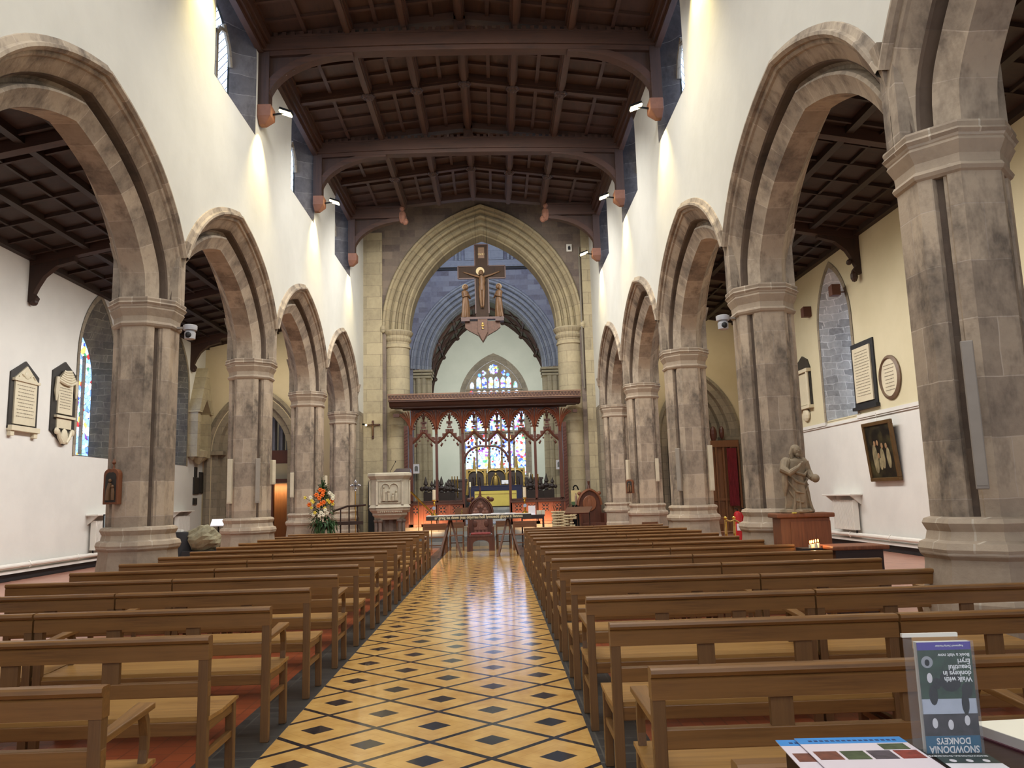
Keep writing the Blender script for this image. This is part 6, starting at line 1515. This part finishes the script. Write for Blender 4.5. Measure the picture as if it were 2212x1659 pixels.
def leaflet(x, y, z, rz, lab):
    o = thing('leaflet', lab, 'leaflet', (x, y, z), rz, 'blue-headed leaflets'); w, d = .20, .21
    MB().box(0, w, -d, 0, 0, .0012).build('sheet', PINKP, o); MB().box(0, w, -.035, 0, .0012, .0016).build('blue_header', BLUEP, o)
    text('SHEPHERD VALLEY', .018, T(w/2, -.016, .0018) @ RZ(PI), DKTXT, o, 'header_lettering', .0001) if False else None
    mb = MB()
    for i in range(16): a = .02+.0105*i; mb.box(a, a+.007, -.024, -.016, .0016, .0018)
    mb.build('header_marks', DKTXT, o)
    for i in range(4): mb = MB(); mb.box(.008+.048*i, .050+.048*i, -.125, -.08, .0012, .0018); mb.build('photo', PHOTOC[i], o)
    mb = MB(); mb.box(.14, .188, -.074, -.042, .0012, .0018); mb.build('photo', PHOTOC[1], o)
leaflet(.527, 1.585, 1.0590, math.radians(-4), 'blue-topped leaflet with small photos, lower left one of the overlapping pair on the table')
leaflet(.562, 1.580, 1.0625, math.radians(-3), 'blue-topped leaflet with small photos, upper one of the overlapping pair on the table')
hd = thing('leaflet_holder', 'clear acrylic upright leaflet holder on the foreground table', 'holder', (.762, 1.475, 1.058), math.radians(-3)); w = .105; t_ = .003; hz = .198
for nm, b in (('front_wall', (0, w, 0, t_, 0, hz)), ('back_wall', (-.006, w-.010, .034, .034+t_, 0, hz+.008)), ('base_wall', (0, w, t_, .034, 0, t_))): MB().box(*b).build(nm, ACRYL, hd)
mb = MB(); mb.add([(0, 0, 0), (t_, 0, 0), (t_-.006, .034, 0), (-.006, .034, 0), (0, 0, hz), (t_, 0, hz), (t_-.006, .034, hz), (-.006, .034, hz)], [(0, 1, 2, 3), (7, 6, 5, 4), (0, 4, 5, 1), (2, 6, 7, 3), (1, 5, 6, 2), (0, 3, 7, 4)]); mb.build('side_wall', ACRYL, hd)
mb = MB(); mb.add([(w-t_, 0, 0), (w, 0, 0), (w-.012, .034, 0), (w-t_-.012, .034, 0), (w-t_, 0, hz), (w, 0, hz), (w-.012, .034, hz), (w-t_-.012, .034, hz)], [(0, 1, 2, 3), (7, 6, 5, 4), (0, 4, 5, 1), (2, 6, 7, 3), (1, 5, 6, 2), (0, 3, 7, 4)]); mb.build('side_wall', ACRYL, hd)
MB().box(-.008, w-.010, .033, .040, hz+.002, hz+.009).build('top_rim', WHITEM, hd)
# leaflets inside: upside down front cover
lf = thing('donkey_leaflet', 'upside-down donkey walks leaflet standing in the clear holder', 'leaflet', (.761, 1.475, 1.056), math.radians(-3)); w2 = .098; x0 = .005
MB().box(x0, x0+w2, .005, .018, .004, .198).build('leaflet_stack', plain('leaflet_edge', (208, 210, 206), .5), lf)
def pic(nm, z0, z1, mat, x1=x0, x2=x0+w2, dy=.0045): MB().box(x1, x2, dy, dy+.0005, z0, z1).build(nm, mat, lf)
pic('purple_band', .184, .198, plain('purple_ink', (84, 66, 168), .4, var=.05)); pic('tree_photo', .098, .184, plain('leaflet_trees', (56, 84, 64), .5, var=.75, scale=45)); pic('pale_path_photo', .072, .098, plain('leaflet_path', (196, 204, 222), .5, var=.15, scale=40)); pic('donkey_group_photo', .034, .072, plain('leaflet_donkeys', (74, 66, 72), .5, var=.6, scale=70)); pic('blue_band', .004, .034, plain('leaflet_blue', (44, 104, 140), .4, var=.1))
mb = MB()
for (cx, cz, rx, rz_) in ((.022, .105, .008, .018), (.078, .09, .007, .02), (.083, .112, .010, .014), (.03, .125, .008, .01), (.055, .13, .02, .02)): mb.ell((x0+cx, .0042, cz), rx, .0004, rz_, 10, 6)
mb.build('dark_animals', plain('leaflet_dark', (30, 26, 32), .5), lf)
mb = MB()
for cx, cz in ((.02, .056), (.048, .053), (.078, .06), (.018, .135)): mb.ell((x0+cx, .0042, cz), .005, .0004, .009, 8, 6)
mb.build('pale_muzzles', PAPER, lf)
WT = plain('white_ink', (240, 242, 245), .5, var=.01)
def up(txt, size, x, z, nm, al='LEFT', sx=1): return text(txt, size, T(x, .0036, z) @ RX(PI/2) @ RZ(PI), WT, lf, nm, .0001, al, sx)
up('SNOWDONIA', .0170, x0+w2-.004, .0165, 'title_lettering', sx=.82); up('DONKEYS', .0155, x0+w2-.018, .0305, 'title_lettering', sx=.86)
for i, tx in enumerate(('Walk with', 'donkeys in', 'beautiful', 'Eryri')): up(tx, .0125, x0+w2-.004, .136+.0105*i, 'slogan_lettering', sx=.95)
up('Book a visit now', .0085, x0+w2-.004, .1775, 'small_lettering'); up('Registered Charity Number', .0045, x0+w2-.014, .1925, 'charity_lettering')
mb = MB(); mb.lathe([(.0105, 0), (.0105, .0004)], 20); mb.xf(0, T(x0+.016, .0045, .163) @ RX(PI/2)); mb.build('round_emblem', plain('emblem_grey', (168, 172, 180), .5), lf); MB().ell((x0+.016, .0040, .162), .0045, .0003, .006, 8, 6).build('emblem_animal', BLKMET, lf)
fl2 = thing('donkey_leaflet', 'donkey leaflet lying flat in front of the clear holder', 'leaflet', (.772, 1.487-.015, 1.0585), math.radians(-6)); MB().box(0, .095, -.2, 0, 0, .003).build('sheet', plain('flat_leaflet', (70, 84, 80), .45, var=.6, scale=60), fl2); text('SNOWDONIA DONKEYS', .009, T(.09, -.008, .0032) @ RZ(PI), WT, fl2, 'title_lettering', .0001, 'LEFT')
mb = MB()
for i in range(3): mb.ell((.02+.028*i, -.035, .003), .006, .008, .0006, 8, 4)
mb.box(0, .095, -.075, -.05, .003, .0033); mb.build('pale_patches', PAPER, fl2)
bk = thing('open_book', 'thick open visitors book with dark red cover edge on the foreground table', 'book', (0, 0, 1.058))
P4 = [(.935, 1.615), (1.35, 1.60), (1.42, 1.15), (1.0, 1.17), ]
P4 = [(.905, 1.595), (1.30, 1.62), (1.36, 1.25), (.985, 1.22)]
def slab(P, z0, z1): n = len(P); m = MB(); m.add([(x, y, z0) for x, y in P]+[(x, y, z1) for x, y in P], [tuple(range(n))[::-1], tuple(range(n, 2*n))]+[(i, (i+1) % n, n+(i+1) % n, n+i) for i in range(n)]); return m
slab(P4, 0, .004).build('cover', plain('maroon_cover', (70, 26, 40), .5), bk); c_ = V((sum(p[0] for p in P4)/4, sum(p[1] for p in P4)/4))
slab([tuple(c_+(V(p)-c_)*.97) for p in P4], .004, .022).build('page_block', plain('page_edges', (190, 184, 182), .7), bk); slab([tuple(c_+(V(p)-c_)*.965) for p in P4], .022, .0225).build('open_page', plain('page_cream', (236, 232, 214), .6, var=.03), bk)

# hymn-book-like white papers on pews
for i, (x, y, lab) in enumerate(((3.35, 7.2, 'white sheet lying on the right pew seat near the pier'), (-3.9, 4.9, 'white paper on the far end of the left pew seat'))):
    o = MB().box(-.35 if i == 0 else -.1, .35 if i == 0 else .1, -.12, .12, 0, .006); o = o.build('paper_sheet', PAPER, loc=(x-.5 if i == 0 else x, Y1+RG*3+.2 if i == 0 else Y1+RG*1+.22, .452)); tag(o, lab, 'paper')

# ---------------------------------------------------------------- lighting
DAY = (.86, .93, 1.0)
area((-.5, -2.6, 6.5), (-.5, 20, 6.5), 190, 9, 7, (1, .97, .93))          # added fill lamp behind the viewer, never in view
area((-.5, 6.0, 10.9), (-.5, 6.6, 0), 430, 6, 9, (1, .97, .92), 150)  # added overhead fill for the near pews and floor, out of view
for y, pw in ((12.2, 270), (17.1, 280), (21.9, 350)): area((-.5, y, 10.3), (-.5, y+4.2, 2), pw, 5, 1.2, (1, .97, .92), 160)  # added nave fill lamps facing east, backs to the camera
area((-6.1, 14, 7.6), (-11, 14, 1.5), 120, 20, .5, (1, .90, .70), 120); area((4.9, 14, 7.9), (9.45, 14, 2.5), 150, 20, .5, (1, .90, .72), 120)  # added warm aisle lamps hidden behind the arcade walls
area((-6.0, 17, 6.9), (-11, 17, 0), 330, 16, .5, (.95, .96, 1), 130); area((5.0, 17, 6.9), (9.45, 17, 0), 260, 16, .5, (.97, .97, 1), 130)  # added pale lamps for the lower aisle walls, hidden likewise
area((-.5, 29.3, 13.5), (-.5, 37.5, 11.5), 300, 6, 2, (.66, .76, 1.0)); area((-.5, 29.3, 6.6), (-.5, 38, 3), 100, 5, .8, (1, .92, .75))  # added crossing lamps facing away from the camera
area((-.3, 39.2, 9.5), (-.3, 48, 4), 700, 4, 2, (1, 1, .96))
area((6.6, 27, 7.4), (7.5, 30, 3), 45, 3, .6, (1, .9, .7)); area((-8, 27, 6.9), (-8.5, 30, 3), 60, 3, .6, (1, .9, .7)); area((-8.9, 31.25, 2.2), (-8.9, 32.5, .6), 20, 1.4, .3, (1, .7, .35))
w = bpy.data.worlds.new('daylight'); C.world = w; w.use_nodes = True
w.node_tree.nodes['Background'].inputs[0].default_value = (.80, .87, 1, 1); w.node_tree.nodes['Background'].inputs[1].default_value = .6

# ---------------------------------------------------------------- camera
f_, pit, yaw, rol, hc = 1685.64, .1443, .0231, -.0283, 1.5398
cam = bpy.data.cameras.new('camera'); cam.sensor_width = 36; cam.lens = f_/2212*36; cam.clip_start = .05; cam.clip_end = 200
co = bpy.data.objects.new('camera', cam); COL.objects.link(co)
fw = V((math.sin(yaw)*math.cos(pit), math.cos(yaw)*math.cos(pit), math.sin(pit))); rt = V((math.cos(yaw), -math.sin(yaw), 0)); up_ = rt.cross(fw)
r2 = rt*math.cos(rol)+up_*math.sin(rol); u2 = -rt*math.sin(rol)+up_*math.cos(rol)
co.matrix_world = Matrix(((r2.x, u2.x, -fw.x, 0), (r2.y, u2.y, -fw.y, 0), (r2.z, u2.z, -fw.z, hc), (0, 0, 0, 1)))
C.camera = co
C.view_settings.view_transform = 'Standard'; C.view_settings.look = 'None'; C.view_settings.exposure = .42
cy = C.cycles; cy.use_denoising = True; cy.max_bounces = 5; cy.diffuse_bounces = 3; cy.glossy_bounces = 2; cy.transparent_max_bounces = 6; cy.sample_clamp_indirect = 5; cy.use_adaptive_sampling = True; cy.adaptive_threshold = .045; cy.adaptive_min_samples = 16; cy.caustics_reflective = False; cy.caustics_refractive = False
